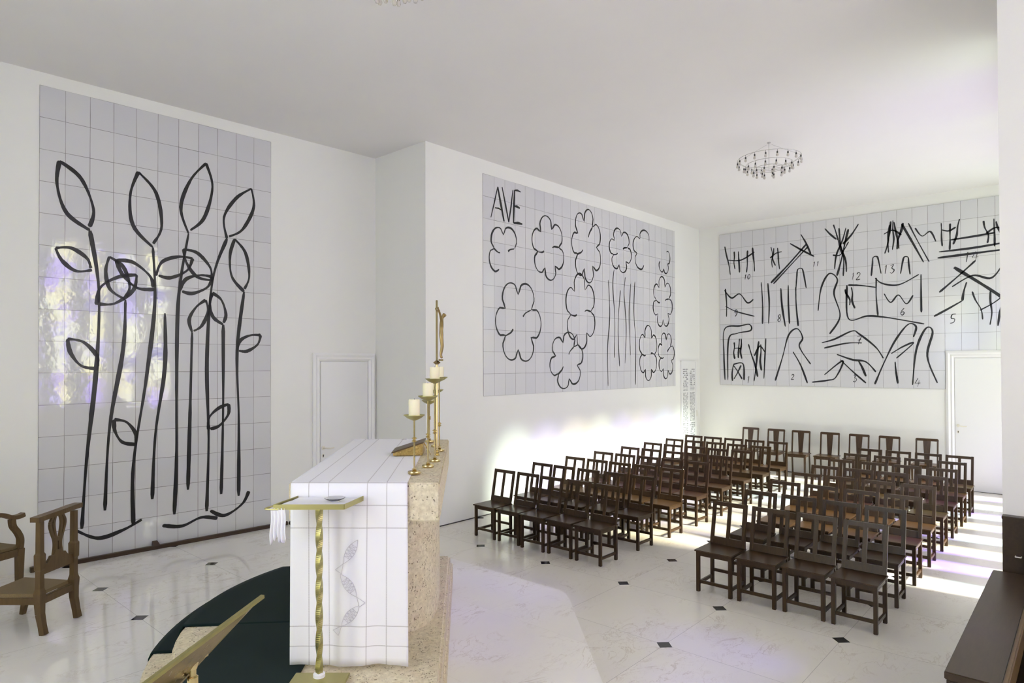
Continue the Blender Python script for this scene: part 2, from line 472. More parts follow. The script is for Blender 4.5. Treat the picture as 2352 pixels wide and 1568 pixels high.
def window_wall(name, along, fixed, outward, lo, hi, wins, glassmat, first_idx, holes_z, accents={}):
    """wall with tall window openings; along='x' or 'y'"""
    mb = MB(); th = T*outward
    def bx(a0, a1, z0, z1):
        f0, f1 = sorted((fixed, fixed+th))
        if along == 'x': mb.box(a0, a1, f0, f1, z0, z1)
        else: mb.box(f0, f1, a0, a1, z0, z1)
    z0, z1 = holes_z; cur = lo
    for c_, wd in wins:
        bx(cur, c_-wd/2, 0, HC); bx(c_-wd/2, c_+wd/2, 0, z0); bx(c_-wd/2, c_+wd/2, z1, HC); cur = c_+wd/2
    bx(cur, hi, 0, HC)
    struct(mb, name, M_wall)
    i = first_idx
    for c_, wd in wins:
        g = MB(); f = MB(); off = fixed+th*.8
        def q(mbx, a0, a1, zz0, zz1, d=.006):
            if along == 'x': mbx.box(a0, a1, off-d, off+d, zz0, zz1)
            else: mbx.box(off-d, off+d, a0, a1, zz0, zz1)
        f_ = .02
        q(f, c_-wd/2, c_-wd/2+f_, z0, z1, .02); q(f, c_+wd/2-f_, c_+wd/2, z0, z1, .02)
        q(f, c_-wd/2+f_, c_+wd/2-f_, z0, z0+f_, .02); q(f, c_-wd/2+f_, c_+wd/2-f_, z1-f_, z1, .02)
        k = 1
        while z0+k*.8 < z1-.2:
            q(f, c_-wd/2+f_, c_+wd/2-f_, z0+k*.8-.008, z0+k*.8+.008, .012); k += 1
        wf = struct(f, 'window_%d' % i, M_frame)
        cz = z0+.01
        for za, zb in accents.get(round(c_, 2), []):      # single violet panes let into the window
            q(g, c_-wd/2+.01, c_+wd/2-.01, cz, za, .003); cz = zb
            vp = MB(); q(vp, c_-wd/2+.01, c_+wd/2-.01, za+.001, zb-.001, .003); vp.build('violet_pane', M_glass_violet, wf)
        q(g, c_-wd/2+.01, c_+wd/2-.01, cz, z1-.01, .003)
        pane = g.build('pane', glassmat, wf)
        i += 1
    return i
nxt = window_wall('wall_nave_right', 'x', Y3, -1, X1+.0, X2, [(7.29+.72*k, .40) for k in range(8) if 7.29+.72*k < 12.6], M_glass_nave, 1, (.08, 4.7))
nxt = window_wall('wall_choir', 'x', YC, -1, XB-T, X1+T, [(1.6+.62*k, .36) for k in range(6)], M_glass_choir, nxt, (.9, 4.7), {4.7: [(2.18, 2.46), (3.60, 3.86)], 4.08: [(2.02, 2.26), (3.60, 3.84)], 3.46: [(3.40, 3.62)]})
nxt = window_wall('wall_apse', 'y', XB, -1, YC, yl(XB), [(2.0, 1.1), (3.6, 1.1)], M_glass_apse, nxt, (.9, 4.5))
wb = MB().box(X1, X1+T, YC, Y3-T, 0, HC); struct(wb, 'wall_choir_end', M_wall)

# baseboards: thin dark joint at the foot of the nave walls
b = MB(); wall_strip(b, (X1+.01, ya(X1)), (X2-.02, ya(X2)), .0, .012, (0, -1), .006); struct(b, 'baseboard_nave', mat('dark_floor_joint', (.05, .045, .04), .6))
b = MB(); b.box(X2-.012, X2-.004, Y3+.02, YA-.12, 0, .012); struct(b, 'baseboard_back', bpy.data.materials['dark_floor_joint'])

# ------------------------------------------------------------------ doors
def door(name, loc, rz, width, height, fw, handle_x, hz, mirror=1, cut_left=True):
    """local x along wall, -y into the room"""
    t = empty(name, loc, rz); t['kind'] = 'structure'
    f = MB()
    prof = [(0, 0), (0, -.03), (.3, -.045), (.55, -.03), (.75, -.038), (1, -.018), (1, 0)]
    P = [(a*fw, b_) for a, b_ in prof]
    # left, right, top members of the moulded frame
    f.quadbox([(x, y, 0) for x, y in P], [(x, y, height-x+0) for x, y in P])
    f.quadbox([(width-x, y, 0) for x, y in P][::-1], [(width-x, y, height-x) for x, y in P][::-1])
    f.quadbox([(x, y, height-x) for x, y in P][::-1], [(width-x, y, height-x) for x, y in P][::-1])
    o = f.build('door_frame', M_frame, t)
    d = MB().box(fw+.006, width-fw-.006, -.016, 0, .008, height-fw-.008, .003)
    leaf = d.build('door_leaf', M_door, t)
    h = MB()
    hx = handle_x
    h.lathe([(.001, 0), (.024, 0), (.024, .008), (.001, .008)], (0, 0, 0), 20, caps=False)
    for v in h.bm.verts: v.co = Vector((v.co.x, -v.co.z, v.co.y))
    h.tube(catmull([(0, -.004, 0), (0, -.05, 0), (.02*mirror, -.058, 0), (.07*mirror, -.058, -.006), (.125*mirror, -.056, -.002)], 6), .0085, 8)
    for v in h.bm.verts: v.co += Vector((hx, -.017, hz))
    h.build('door_handle', M_ivory, leaf, smooth=True)
    e = MB(); e.lathe([(.001, 0), (.02, 0), (.02, .006), (.001, .006)], (0, 0, 0), 20, caps=False)
    for v in e.bm.verts: v.co = Vector((v.co.x*.8+hx, -v.co.z-.017, v.co.y*1.2+hz-.10))
    esc = e.build('keyhole_plate', M_ivory, leaf, smooth=True)
    k = MB().box(hx-.004, hx+.004, -.0262, -.0225, hz-.118, hz-.095)
    k.lathe([(.007, 0), (.007, .0035)], (0, 0, 0), 12)
    for v in list(k.bm.verts)[8:]: v.co = Vector((v.co.x+hx, -.0227-v.co.z, v.co.y+hz-.093))
    k.build('keyhole', M_black, esc)
    return t
door('door_1', (4.426, yl(4.426), HP), aL, .925, 2.252-HP, .105, .145, 1.027-HP)
door('door_2', (X2-.0, 1.822, 0), -PI/2, 1.10, 2.298, .115, .165, 1.062)

# pierced lattice door beside the corner
def lattice_door():
    t = empty('door_3', (12.018, ya(12.018), 0), aA); t['kind'] = 'structure'
    W_, H_ = .74, 2.155
    f = MB()
    f.box(0, .03, -.03, 0, 0, H_, .003); f.box(W_-.11, W_-.08, -.03, 0, 0, H_, .003); f.box(0, W_-.08, -.034, 0, H_-.03, H_, .003)
    f.build('door_frame', M_frame, t)
    l_ = MB().box(.03, W_-.11, -.018, 0, .01, H_-.03)
    leaf = l_.build('door_leaf', M_door, t)
    rnd = random.Random(3)
    pc = MB()
    def hole(x, z, wx, wz):
        pc.box(x-wx/2, x+wx/2, -.0205, -.0185, z-wz/2, z+wz/2)
    for col_ in (0, 1):
        x0 = .08+col_*.29; x1 = x0+.22
        # top field: loose squares
        for r in range(9):
            for c_ in range(6):
                if rnd.random() < .62:
                    hole(x0+(c_+.5)*.22/6+rnd.uniform(-.006, .006), 1.66+r*.040, rnd.uniform(.012, .03), rnd.uniform(.012, .026))
        for r in range(4):
            for c_ in range(2):
                hole(x0+.06+c_*.10+rnd.uniform(-.01, .01), 1.55+r*.026, .09, .006)
        for r in range(24):
            for c_ in range(8):
                if rnd.random() < .85:
                    hole(x0+(c_+.5)*.22/8+rnd.uniform(-.003, .003), .92+r*.025, rnd.uniform(.007, .012), rnd.uniform(.012, .018))
        for r in range(9):
            for c_ in range(7):
                if rnd.random() < .8:
                    hole(x0+(c_+.5)*.22/7, .58+r*.036, rnd.uniform(.014, .026), rnd.uniform(.008, .02))
        for r in range(14):
            for c_ in range(3):
                hole(x0+.03+c_*.075+rnd.uniform(-.01, .01), .12+r*.03, .055, .005)
    pc.build('pierced_pattern', mat('dark_pierced_gaps', (.16, .16, .17), .8), leaf)
    k = MB().box(W_-.10, W_-.085, -.045, -.03, 1.0, 1.12, .003); k.build('door_handle', M_ivory, leaf)
lattice_door()

# wooden rail lying at the foot of the tall mural, with its end stops
rl = empty('trim_1', (1.515, yl(1.515), HP), aL); rl['kind'] = 'structure'
MB().box(0, 2.56, -.075, -.035, 0, .042, .004).build('rail', M_rail, rl)
w_ = MB(); w_.quadbox([(1.05, -.10, .0425), (1.12, -.10, .0425), (1.12, -.03, .0425), (1.05, -.03, .0425)], [(1.06, -.06, .062), (1.11, -.06, .062), (1.11, -.012, .082), (1.06, -.012, .082)])
w_.build('wedge', M_rail, rl)
MB().box(-.004, .03, -.082, -.03, 0, .05, .003).build('end_block', M_rail, rl)
ds = MB().lathe([(.018, 0), (.02, .01), (.02, .03), (.012, .04)], (4.10, yl(4.10)-.07, HP), 16).build('door_stop', M_black, smooth=True)
tag(ds, 'small black rubber door stop at the end of the floor rail', 'door stop')

# ------------------------------------------------------------------ brush strokes for the tiled panels
def ribbon(mb, pts, wd, rnd, y=-.0015, closed=False, smooth=True, n=8):
    P = catmull([(a, b_, 0) for a, b_ in pts], n, closed) if smooth else [Vector((a, b_, 0)) for a, b_ in pts]
    N = len(P); L = []; R = []
    ph = rnd.uniform(0, 6)
    for i, p in enumerate(P):
        a = P[(i-1) % N] if (closed or i > 0) else p
        b_ = P[(i+1) % N] if (closed or i < N-1) else p
        d = (b_-a); d = d.normalized() if d.length > 1e-9 else Vector((1, 0, 0))
        nn = Vector((-d.y, d.x, 0))
        ww = wd*(1+.28*math.sin(i*.37+ph)+rnd.uniform(-.08, .08))/2
        if not closed and (i == 0 or i == N-1): ww *= .6
        L.append(mb.bm.verts.new((p.x+nn.x*ww, y, p.y+nn.y*ww))); R.append(mb.bm.verts.new((p.x-nn.x*ww, y, p.y-nn.y*ww)))
    for i in range(N if closed else N-1):
        j = (i+1) % N
        try: mb.bm.faces.new((L[i], L[j], R[j], R[i]))
        except ValueError: pass
def panel(name, label, loc, rz, polys, tm):
    t = empty(name, loc, rz); tag(t, label, 'mural')
    f = MB()
    for x0, x1, z0, z1 in polys: f.box(x0, x1, 0.0, .010, z0, z1)
    f.build('tile_field', tm, t)
    return t
TH = .006   # tiles stand this far off the plaster
rnd = random.Random(11)

# --- tall panel: generic sheaf of long curving brush lines
W1, H1 = 2.305, 4.655
p1 = panel('tile_mural', 'tall white tile panel with tall black brush-drawn lines on the left wall', (1.577, yl(1.577)-TH, .165), aL, [(0, W1, 0, H1)], tiles('tall_panel_tiles', W1/11, H1/15, rough=.05, sp=.95))
sb = MB()
def leaf(x, z, L, W_, ang, wd=.032):
    """open pointed leaf growing from (x, z) in direction ang"""
    ca, sa = math.cos(ang), math.sin(ang)
    def T_(s_, t_): return (x+s_*ca-t_*sa, z+s_*sa+t_*ca)
    ribbon(sb, [T_(0, 0), T_(L*.3, W_), T_(L*.7, W_*.8), T_(L, 0)], wd, rnd)
    ribbon(sb, [T_(L, 0), T_(L*.72, -W_*.9), T_(L*.28, -W_*.85), T_(L*.05, -.01)], wd, rnd)
for xs in [   # long stems rising from the foot of the panel
    [(.36, .30), (.40, 1.0), (.48, 1.9), (.50, 2.7), (.42, 3.3)],
    [(.56, .45), (.60, 1.3), (.72, 2.1), (.74, 2.62)],
    [(.82, .25), (.82, .9), (.94, 1.8), (1.02, 2.6), (1.00, 3.2)],
    [(1.00, .50), (1.03, 1.2), (1.12, 1.9), (1.12, 2.5)],
    [(1.22, .30), (1.24, .9), (1.24, 1.8), (1.26, 2.7), (1.36, 3.4)],
    [(1.36, .55), (1.38, 1.4), (1.40, 2.3)],
    [(1.56, .28), (1.58, 1.1), (1.56, 2.0), (1.62, 2.9), (1.78, 3.4)],
    [(1.72, .45), (1.74, 1.4), (1.74, 2.4)],
    [(1.92, .40), (1.92, 1.3), (1.90, 2.1), (1.98, 2.8)],
    [(1.10, .2), (1.30, .16), (1.5, .22), (1.68, .18)],
    [(.30, .30), (.50, .18), (.72, .22), (.90, .30)],
    [(1.60, .28), (1.76, .20), (1.96, .30), (2.04, .44)]]:
    ribbon(sb, xs, .034, rnd)
for a_ in [(.42, 3.30, .70, .13, 1.95), (.48, 2.55, .50, .11, .75), (.44, 2.9, .36, .09, 2.6), (1.00, 3.20, .80, .15, 1.75), (1.02, 2.75, .46, .10, 2.5),
           (1.03, 2.9, .44, .10, .55), (1.36, 3.40, .85, .14, 1.35), (1.27, 2.75, .40, .09, .5), (1.78, 3.40, .70, .13, 1.15), (1.62, 2.9, .45, .10, 2.35),
           (1.98, 2.80, .62, .11, 1.75), (1.90, 2.1, .34, .08, .6), (.74, 2.62, .46, .10, 1.9), (1.40, 2.3, .4, .08, 1.2), (1.74, 2.4, .38, .08, 1.9), (.50, 1.9, .4, .09, 2.3), (1.58, 1.2, .36, .08, .9), (.84, 1.1, .34, .08, 2.2)]:
    leaf(*a_)
sb.build('brush_drawing', M_black, p1)

# --- flower panel with its lettering
W2, H2 = 5.42, 3.10
p2 = panel('tile_mural', 'white tile panel lettered AVE with black flower outlines above the chairs', (6.395, ya(6.395)-TH, 1.655), aA, [(0, W2, 0, H2)], tiles('flower_panel_tiles', .2217, H2/10))
lt = MB()
def LT(pts, wd=.034): ribbon(lt, [(a-6.395, b_-1.655) for a, b_ in pts], wd, rnd, y=-.002, smooth=False)
LT([(6.69, 4.625), (6.63, 4.42), (6.55, 4.165)]); LT([(6.69, 4.625), (6.75, 4.40), (6.82, 4.15)]); LT([(6.63, 4.315), (6.71, 4.32), (6.79, 4.30)])
LT([(6.78, 4.64), (6.85, 4.40), (6.92, 4.155)]); LT([(7.01, 4.64), (6.97, 4.40), (6.92, 4.155)])
LT([(7.045, 4.645), (7.03, 4.40), (7.022, 4.16)]); LT([(7.045, 4.645), (7.11, 4.655), (7.18, 4.645)]); LT([(7.035, 4.41), (7.10, 4.415), (7.16, 4.40)]); LT([(7.022, 4.16), (7.12, 4.175), (7.215, 4.175)])
lt.build('lettering', M_black, p2)
fb = MB()
def rosette(cx, cz, rx, rz_, n, rot=0, notch=.34, wd=.025, arc=1.0, inner=True):
    pts = []; M_ = n*8
    for i in range(int(M_*arc)+1 if arc < 1 else M_):
        a = 2*PI*i/M_
        s = abs(math.sin(n*a/2))
        r = (1-notch)+notch*(s**.55)
        wob = 1+.05*math.sin(a*1.0+rot*3)
        pts.append((cx+rx*r*wob*math.cos(a+rot), cz+rz_*r*wob*math.sin(a+rot)))
    ribbon(fb, pts, wd, rnd, closed=(arc >= 1), n=2)
    if inner:
        for k in (0, max(2, n//2)):
            a = 2*PI*k/n+rot; r = 1-notch
            fb_pts = [(cx+rx*r*math.cos(a), cz+rz_*r*math.sin(a)), (cx+rx*r*.62*math.cos(a+.12), cz+rz_*r*.62*math.sin(a+.12)), (cx+rx*r*.4*math.cos(a+.1), cz+rz_*r*.4*math.sin(a+.1))]
            ribbon(fb, fb_pts, wd, rnd, n=5)
rosette(.43, 2.02, .34, .42, 5, .4, arc=.62)
rosette(1.42, 2.22, .40, .50, 6, .2)
rosette(2.42, 2.42, .42, .62, 7, .9)
rosette(.72, 1.05, .50, .62, 6, .52)
rosette(2.26, 1.28, .42, .62, 6, 0.1)
rosette(1.86, .50, .44, .46, 6, .8)
rosette(4.92, 1.62, .38, .50, 7, .3)
rosette(4.38, .62, .34, .52, 6, .0)
rosette(5.04, .60, .32, .46, 7, .6)
rosette(4.25, 2.55, .42, .40, 5, .9, arc=.6, inner=False)
rosette(4.98, 2.48, .24, .30, 5, 3.4, arc=.6, inner=False)
rosette(3.44, 2.45, .36, .40, 6, .35)
for xs in [[(3.04, .06), (3.03, .7), (3.10, 1.3), (3.06, 1.9)], [(3.24, .55), (3.26, 1.2), (3.20, 1.8), (3.24, 2.1)], [(3.40, .40), (3.36, 1.1), (3.44, 1.75)],
           [(3.58, .45), (3.62, 1.1), (3.56, 1.7), (3.60, 2.0)], [(3.76, .60), (3.72, 1.3), (3.78, 1.9)], [(3.92, .06), (3.94, .8), (3.88, 1.4), (3.92, 1.95)],
           ]:
    ribbon(fb, xs, .021, rnd)
fb.build('flower_drawing', M_black, p2)

# --- numbered panel on the back wall
Y0 = 5.742
W3, H3 = 5.0, 3.105
DY0, DZ = Y0-1.828, 2.30-1.660
p3 = panel('tile_mural', 'white tile panel of sketchy black strokes numbered 1 to 14', (X2-TH-.012, Y0, 1.660), -PI/2, [(0, DY0, 0, H3), (DY0, W3, DZ, H3)], tiles('numbered_panel_tiles', .2302, H3/10))
digits = {
 '0': [[(.5, 1), (.15, .7), (.15, .3), (.45, 0), (.8, .3), (.8, .7), (.5, 1)]],
 '1': [[(.3, .8), (.55, 1), (.5, .5), (.45, 0)]],
 '2': [[(.1, .75), (.4, 1), (.75, .8), (.5, .4), (.1, 0), (.85, .05)]],
 '3': [[(.1, .9), (.6, 1), (.35, .6), (.75, .35), (.45, 0), (.1, .1)]],
 '4': [[(.45, 1), (.05, .4), (.85, .45)], [(.65, .75), (.5, .0)]],
 '5': [[(.85, 1), (.3, .95), (.2, .55), (.7, .45), (.6, .1), (.1, 0)]],
 '6': [[(.7, 1), (.25, .6), (.15, .2), (.5, 0), (.8, .3), (.5, .5), (.2, .3)]],
 '7': [[(.05, .95), (.85, 1), (.5, .5), (.35, 0)], [(.2, .5), (.75, .55)]],
 '8': [[(.5, .5), (.2, .75), (.5, 1), (.75, .75), (.5, .5), (.15, .25), (.45, 0), (.8, .25), (.5, .5)]],
 '9': [[(.75, .8), (.4, 1), (.15, .7), (.5, .5), (.75, .8), (.65, .4), (.3, 0)]]}
nums = {'10': (5.166, 3.845, .10), '11': (3.856, 3.965, .09), '12': (3.174, 3.67, .13), '13': (2.639, 3.745, .15), '14': (1.455, 3.828, .16), '9': (5.396, 3.123, .14), '8': (4.531, 2.98, .14), '6': (2.439, 2.987, .12), '5': (1.71, 2.83, .15), '7': (3.121, 2.513, .15), '1': (5.153, 1.771, .14), '2': (4.29, 1.837, .10), '3': (3.193, 1.824, .13), '4': (2.221, 1.764, .15)}
for s_, (yy, zz, hh) in nums.items():
    nb = MB(); wch = hh*.72
    x0 = (Y0-yy)-wch*len(s_)/2
    for i, ch in enumerate(s_):
        for st in digits[ch]:
            ribbon(nb, [(x0+i*wch+a*wch*.9+b_*.012, zz-1.66-hh/2+b_*hh) for a, b_ in st], .013, rnd, y=-.002, smooth=len(st) > 4, n=4)
    nb.build('numeral', M_black, p3)
gb = MB(); r3 = random.Random(23)
_rib = ribbon
def ribbon(mb, pts, wd, *a, **k): _rib(mb, pts, wd*1.5, *a, **k)
# loose generic gestures: leaning uprights, hooks, slants round every number
def gesture(cx, cz, w_, h_, k, heavy=.016):
    for i in range(k):
        x = cx-w_/2+w_*(i+.5)/k+r3.uniform(-.03, .03)
        top = cz+h_/2*r3.uniform(.5, 1); bot = cz-h_/2*r3.uniform(.5, 1)
        ln = r3.uniform(-.22, .22)*h_
        ribbon(gb, [(x, bot), (x+ln*.3+r3.uniform(-.03, .03), bot+(top-bot)*.35), (x+ln*.7, bot+(top-bot)*.7), (x+ln, top)], heavy*r3.uniform(.8, 1.4), rnd, n=5)
    if k > 2:
        ribbon(gb, [(cx-w_*.45, cz+h_*r3.uniform(-.1, .3)), (cx, cz+h_*r3.uniform(-.05, .25)), (cx+w_*.45, cz+h_*r3.uniform(0, .4))], heavy, rnd, n=6)
def hook(x, z, s_, flip=1):
    ribbon(gb, [(x, z-s_), (x+.02*flip, z-.2*s_), (x+.12*s_*flip, z+.25*s_), (x+.35*s_*flip, z+.3*s_), (x+.45*s_*flip, z+.02*s_), (x+.6*s_*flip, z-.9*s_)], .015, rnd, n=6)
def slant(x0, z0, x1, z1, wd=.018):
    ribbon(gb, [(x0, z0), ((x0+x1)/2+r3.uniform(-.02, .02), (z0+z1)/2+r3.uniform(-.03, .03)), (x1, z1)], wd, rnd, n=6)
gesture(.45, 2.55, .62, .62, 5); gesture(1.15, 2.50, .25, .5, 3); slant(1.05, 2.02, 1.72, 2.70, .026); slant(1.10, 2.0, 1.76, 2.66); slant(1.42, 2.75, 1.86, 2.45); slant(1.62, 2.9, 1.80, 2.5)
hook(1.52, 2.15, .32); gesture(2.32, 2.45, .30, .95, 4); slant(2.05, 2.95, 2.25, 2.72); slant(2.62, 2.95, 2.36, 2.62, .022); slant(2.20, 3.0, 2.28, 2.7)
gesture(3.16, 2.66, .30, .62, 5); slant(3.30, 2.85, 3.62, 2.15, .02); slant(3.40, 2.85, 3.70, 2.15, .014)
ribbon(gb, [(3.50, 2.75), (3.60, 2.60), (3.72, 2.66), (3.80, 2.48)], .014, rnd)
hook(2.82, 2.25, .26); hook(3.42, 2.20, .24, -1)
ribbon(gb, [(3.82, 2.20), (4.30, 2.22), (4.78, 2.24)], .022, rnd); ribbon(gb, [(3.84, 2.30), (4.30, 2.31), (4.76, 2.35)], .02, rnd); gesture(3.98, 2.55, .22, .55, 3); gesture(4.60, 2.55, .26, .55, 3); slant(4.0, 2.48, 4.6, 2.52, .018)
ribbon(gb, [(.10, 1.95), (.25, 1.78), (.42, 1.85), (.58, 1.66), (.70, 1.72)], .018, rnd); ribbon(gb, [(.12, 1.62), (.34, 1.50), (.72, 1.38)], .014, rnd); slant(.12, 1.98, .14, 1.40)
slant(.86, 2.05, .88, 1.22); slant(.99, 2.02, 1.0, 1.22); slant(1.24, 1.9, 1.32, 1.15, .02); slant(1.38, 1.95, 1.40, 1.2); slant(1.52, 1.9, 1.56, 1.15, .02)
ribbon(gb, [(1.92, 1.42), (1.98, 1.85), (2.12, 2.10), (2.26, 1.98), (2.20, 1.72), (2.30, 1.3), (2.12, .98)], .018, rnd)
ribbon(gb, [(2.42, 1.86), (2.44, 1.25), (2.75, 1.28), (3.05, 1.24), (3.62, 1.10)], .018, rnd); slant(2.44, 1.86, 2.9, 1.78); gesture(2.52, 1.62, .2, .4, 2)
ribbon(gb, [(2.88, 1.95), (3.0, 1.84), (3.25, 1.80), (3.55, 1.95)], .016, rnd); slant(2.90, 1.95, 2.92, 1.28); slant(3.58, 1.95, 3.58, 1.30)
ribbon(gb, [(3.02, 1.66), (3.12, 1.50), (3.24, 1.62), (3.36, 1.46), (3.46, 1.60)], .014, rnd)
slant(4.05, 2.02, 4.98, 1.20, .04); slant(3.84, 1.62, 4.34, 2.10, .02); ribbon(gb, [(4.02, 1.70), (4.30, 1.86), (4.55, 1.80), (4.72, 2.05)], .018, rnd); gesture(4.58, 1.35, .42, .75, 4, .015); slant(3.76, 1.22, 4.16, 1.46); slant(4.16, 1.46, 4.22, 1.76, .02)
ribbon(gb, [(.10, .10), (.08, .62), (.10, 1.15), (.42, 1.20), (.62, 1.22), (.64, 1.10), (.36, 1.05), (.18, .92), (.16, .1)], .018, rnd)
ribbon(gb, [(.28, .42), (.48, .43), (.50, .10)], .02, rnd); slant(.28, .42, .26, .08); slant(.28, .4, .46, .12); slant(.44, .4, .29, .12); gesture(.38, .72, .16, .45, 3); gesture(.82, .55, .24, .95, 4, .018)
ribbon(gb, [(1.12, .10), (1.26, .55), (1.38, .98), (1.54, 1.10), (1.64, .92), (1.58, .75), (1.78, .42)], .018, rnd); ribbon(gb, [(1.46, .66), (1.60, .40), (1.72, .06)], .018, rnd)
ribbon(gb, [(1.98, .82), (2.20, .88), (2.50, 1.02), (2.62, .96), (2.88, .72), (3.00, .52)], .018, rnd); ribbon(gb, [(2.02, .72), (2.40, .80), (2.66, .80)], .016, rnd)
ribbon(gb, [(1.80, .08), (2.08, .12), (2.22, .18), (2.34, .48), (2.02, .22)], .017, rnd); ribbon(gb, [(2.24, .60), (2.50, .50), (2.72, .46), (2.88, .28)], .02, rnd); slant(2.30, .5, 2.72, .08, .016); slant(2.6, .48, 2.72, .2, .02)
ribbon(gb, [(2.86, .06), (3.00, .42), (3.18, .82), (3.38, 1.10), (3.50, 1.06), (3.46, .88)], .018, rnd); ribbon(gb, [(3.12, .60), (3.30, .72), (3.46, .78), (3.20, .52)], .016, rnd); slant(3.22, .08, 3.18, .46)
ribbon(gb, [(3.44, .06), (3.50, .66), (3.64, 1.02), (3.74, .96), (3.66, .55), (3.80, .10)], .02, rnd)
gb.build('brush_drawing', M_black, p3)

# ------------------------------------------------------------------ altar group, built in the altar's own frame
AC = Vector((2.768, 3.658)); ATH = math.radians(46.1)
def altar_frame(name, z, a=0, b=0):     # Empty at (a along, b to the right of the long axis)
    ax = Vector((math.cos(ATH), math.sin(ATH))); bx_ = Vector((math.sin(ATH), -math.cos(ATH)))
    p = AC+ax*a+bx_*b
    return empty(name, (p.x, p.y, z), ATH)
# local x = long axis, local y = -b (left); helper to flip b
def ell(ca, A, B, b0, amax, bmin_a, n=40, drop=0):
    pts = []
    for i in range(n+1):
        th = PI*i/n
        a = ca+A*math.cos(th); b_ = b0-B*math.sin(th)
        pts.append((min(a, amax), b_))
    return pts
ZP, ZS = .46, .30
up = ell(-.15, 1.63, 1.65, .41, 1.03, -1.5)
lo = ell(0.05, 2.05, 1.875, .425, 1.36, -1.9)
plinth = altar_frame('stone_steps', HP); tag(plinth, 'rounded limestone steps under the altar', 'steps')
def slabmesh(pts, z0, z1, bev):
    mb = MB(); clean = []
    for a, b_ in pts:
        q_ = (a, -b_)
        if not clean or (Vector(q_)-Vector(clean[-1])).length > 1e-4: clean.append(q_)
    mb.prism(clean, z0, z1)
    bmesh.ops.recalc_face_normals(mb.bm, faces=mb.bm.faces)
    bmesh.ops.bevel(mb.bm, geom=[e for e in mb.bm.edges if all(v.co.z > z1-.0005 for v in e.verts)], offset=bev, segments=3, affect='EDGES')
    return mb
slabmesh(lo, 0, ZS-HP, .012).build('lower_step', M_stone, plinth, smooth=True)
slabmesh(up, ZS-HP, ZP-HP, .018).build('upper_step', M_stone, plinth, smooth=True)

# carpet draped over the steps
carp = altar_frame('carpet', 0); tag(carp, 'dark green carpet draped over the stone altar steps', 'carpet')
def el_b(ca, A, B, b0, a): 
    s = max(0, 1-((a-ca)/A)**2); return b0-B*math.sqrt(s)
cm_ = MB(); grid = {}
na = 46; e_ = .012
a0, a1 = -.36, .80
rows = []
for i in range(na+1):
    a = a0+(a1-a0)*i/na
    bu = el_b(-.15, 1.63, 1.65, .41, a); bl = el_b(.05, 2.05, 1.875, .425, a)
    sl = .03+.09*max(0, (a-.3)/.5)
    prof = [(-.20, ZP+e_), (bu*.5-.1, ZP+e_), (bu+.05, ZP+e_), (bu+.0, ZP+e_*.9), (bu-.02, ZP-.02), (bu-sl, ZS+e_+.02), (bu-sl-.03, ZS+e_), ((bu+bl)/2, ZS+e_), (bl+.03, ZS+e_), (bl-.005, ZS+e_*.6), (bl-.022, ZS-.03), (bl-.028, HP+.03), (bl-.03, HP+.004)]
    rows.append([cm_.bm.verts.new((a, -b_, z_)) for b_, z_ in prof])
for r0, r1 in zip(rows, rows[1:]):
    for k in range(len(r0)-1): cm_.bm.faces.new((r0[k], r0[k+1], r1[k+1], r1[k]))
co = cm_.build('cross_strip', M_carpet, carp, smooth=True, auto=False)
co.modifiers.new('thick', 'SOLIDIFY').thickness = .010
r2 = MB()
cols_ = []
for i in range(17):
    bb = -(.335+(1.0-.335)*i/16)
    nu = -.15-1.63*math.sqrt(max(0, 1-((.41-bb)/1.65)**2))
    nl = .05-2.05*math.sqrt(max(0, 1-((.425-bb)/1.875)**2))
    pr_ = [(-.352, ZP+e_-.001), ((nu-.352)/2, ZP+e_-.001), (nu+.02, ZP+e_-.001), (nu-.006, ZP+e_*.4), (nu-.014, ZP-.03), (nu-.018, ZS+e_+.02), (nu-.04, ZS+e_), ((nu+nl)/2, ZS+e_), (nl+.02, ZS+e_)]
    cols_.append([r2.bm.verts.new((a, -bb, z_)) for a, z_ in pr_])
for ra, rb in zip(cols_, cols_[1:]):
    for k in range(len(ra)-1): r2.bm.faces.new((ra[k], ra[k+1], rb[k+1], rb[k]))
ro = r2.build('long_strip', M_carpet, carp)
ro.modifiers.new('thick', 'SOLIDIFY').thickness = .010

# altar
ZT = 1.46
alt = altar_frame('altar', ZP); tag(alt, 'block altar of pitted beige limestone on the stone steps', 'altar')
sl = MB()
sl.quadbox([(-.965, .415, 1.2505-ZP), (-1.048, -.403, 1.2505-ZP), (.97, -.402, 1.2505-ZP), (1.05, .404, 1.2505-ZP)],
           [(-.973, .415, ZT-ZP), (-1.048, -.403, ZT-ZP), (.97, -.402, ZT-ZP), (1.05, .404, ZT-ZP)])
bmesh.ops.bevel(sl.bm, geom=list(sl.bm.edges), offset=.008, segments=2, affect='EDGES')
sl.build('table_slab', M_stone, alt)
cpts = []
for i in range(64):
    th = 2*PI*i/64; c_, s_ = math.cos(th), math.sin(th)
    cpts.append((.03+.60*math.copysign(abs(c_)**(2/3.0), c_), .355*math.copysign(abs(s_)**(2/3.4), s_)))
MB().prism(cpts, 0, 1.251-ZP).build('support', M_stone, alt, smooth=True)

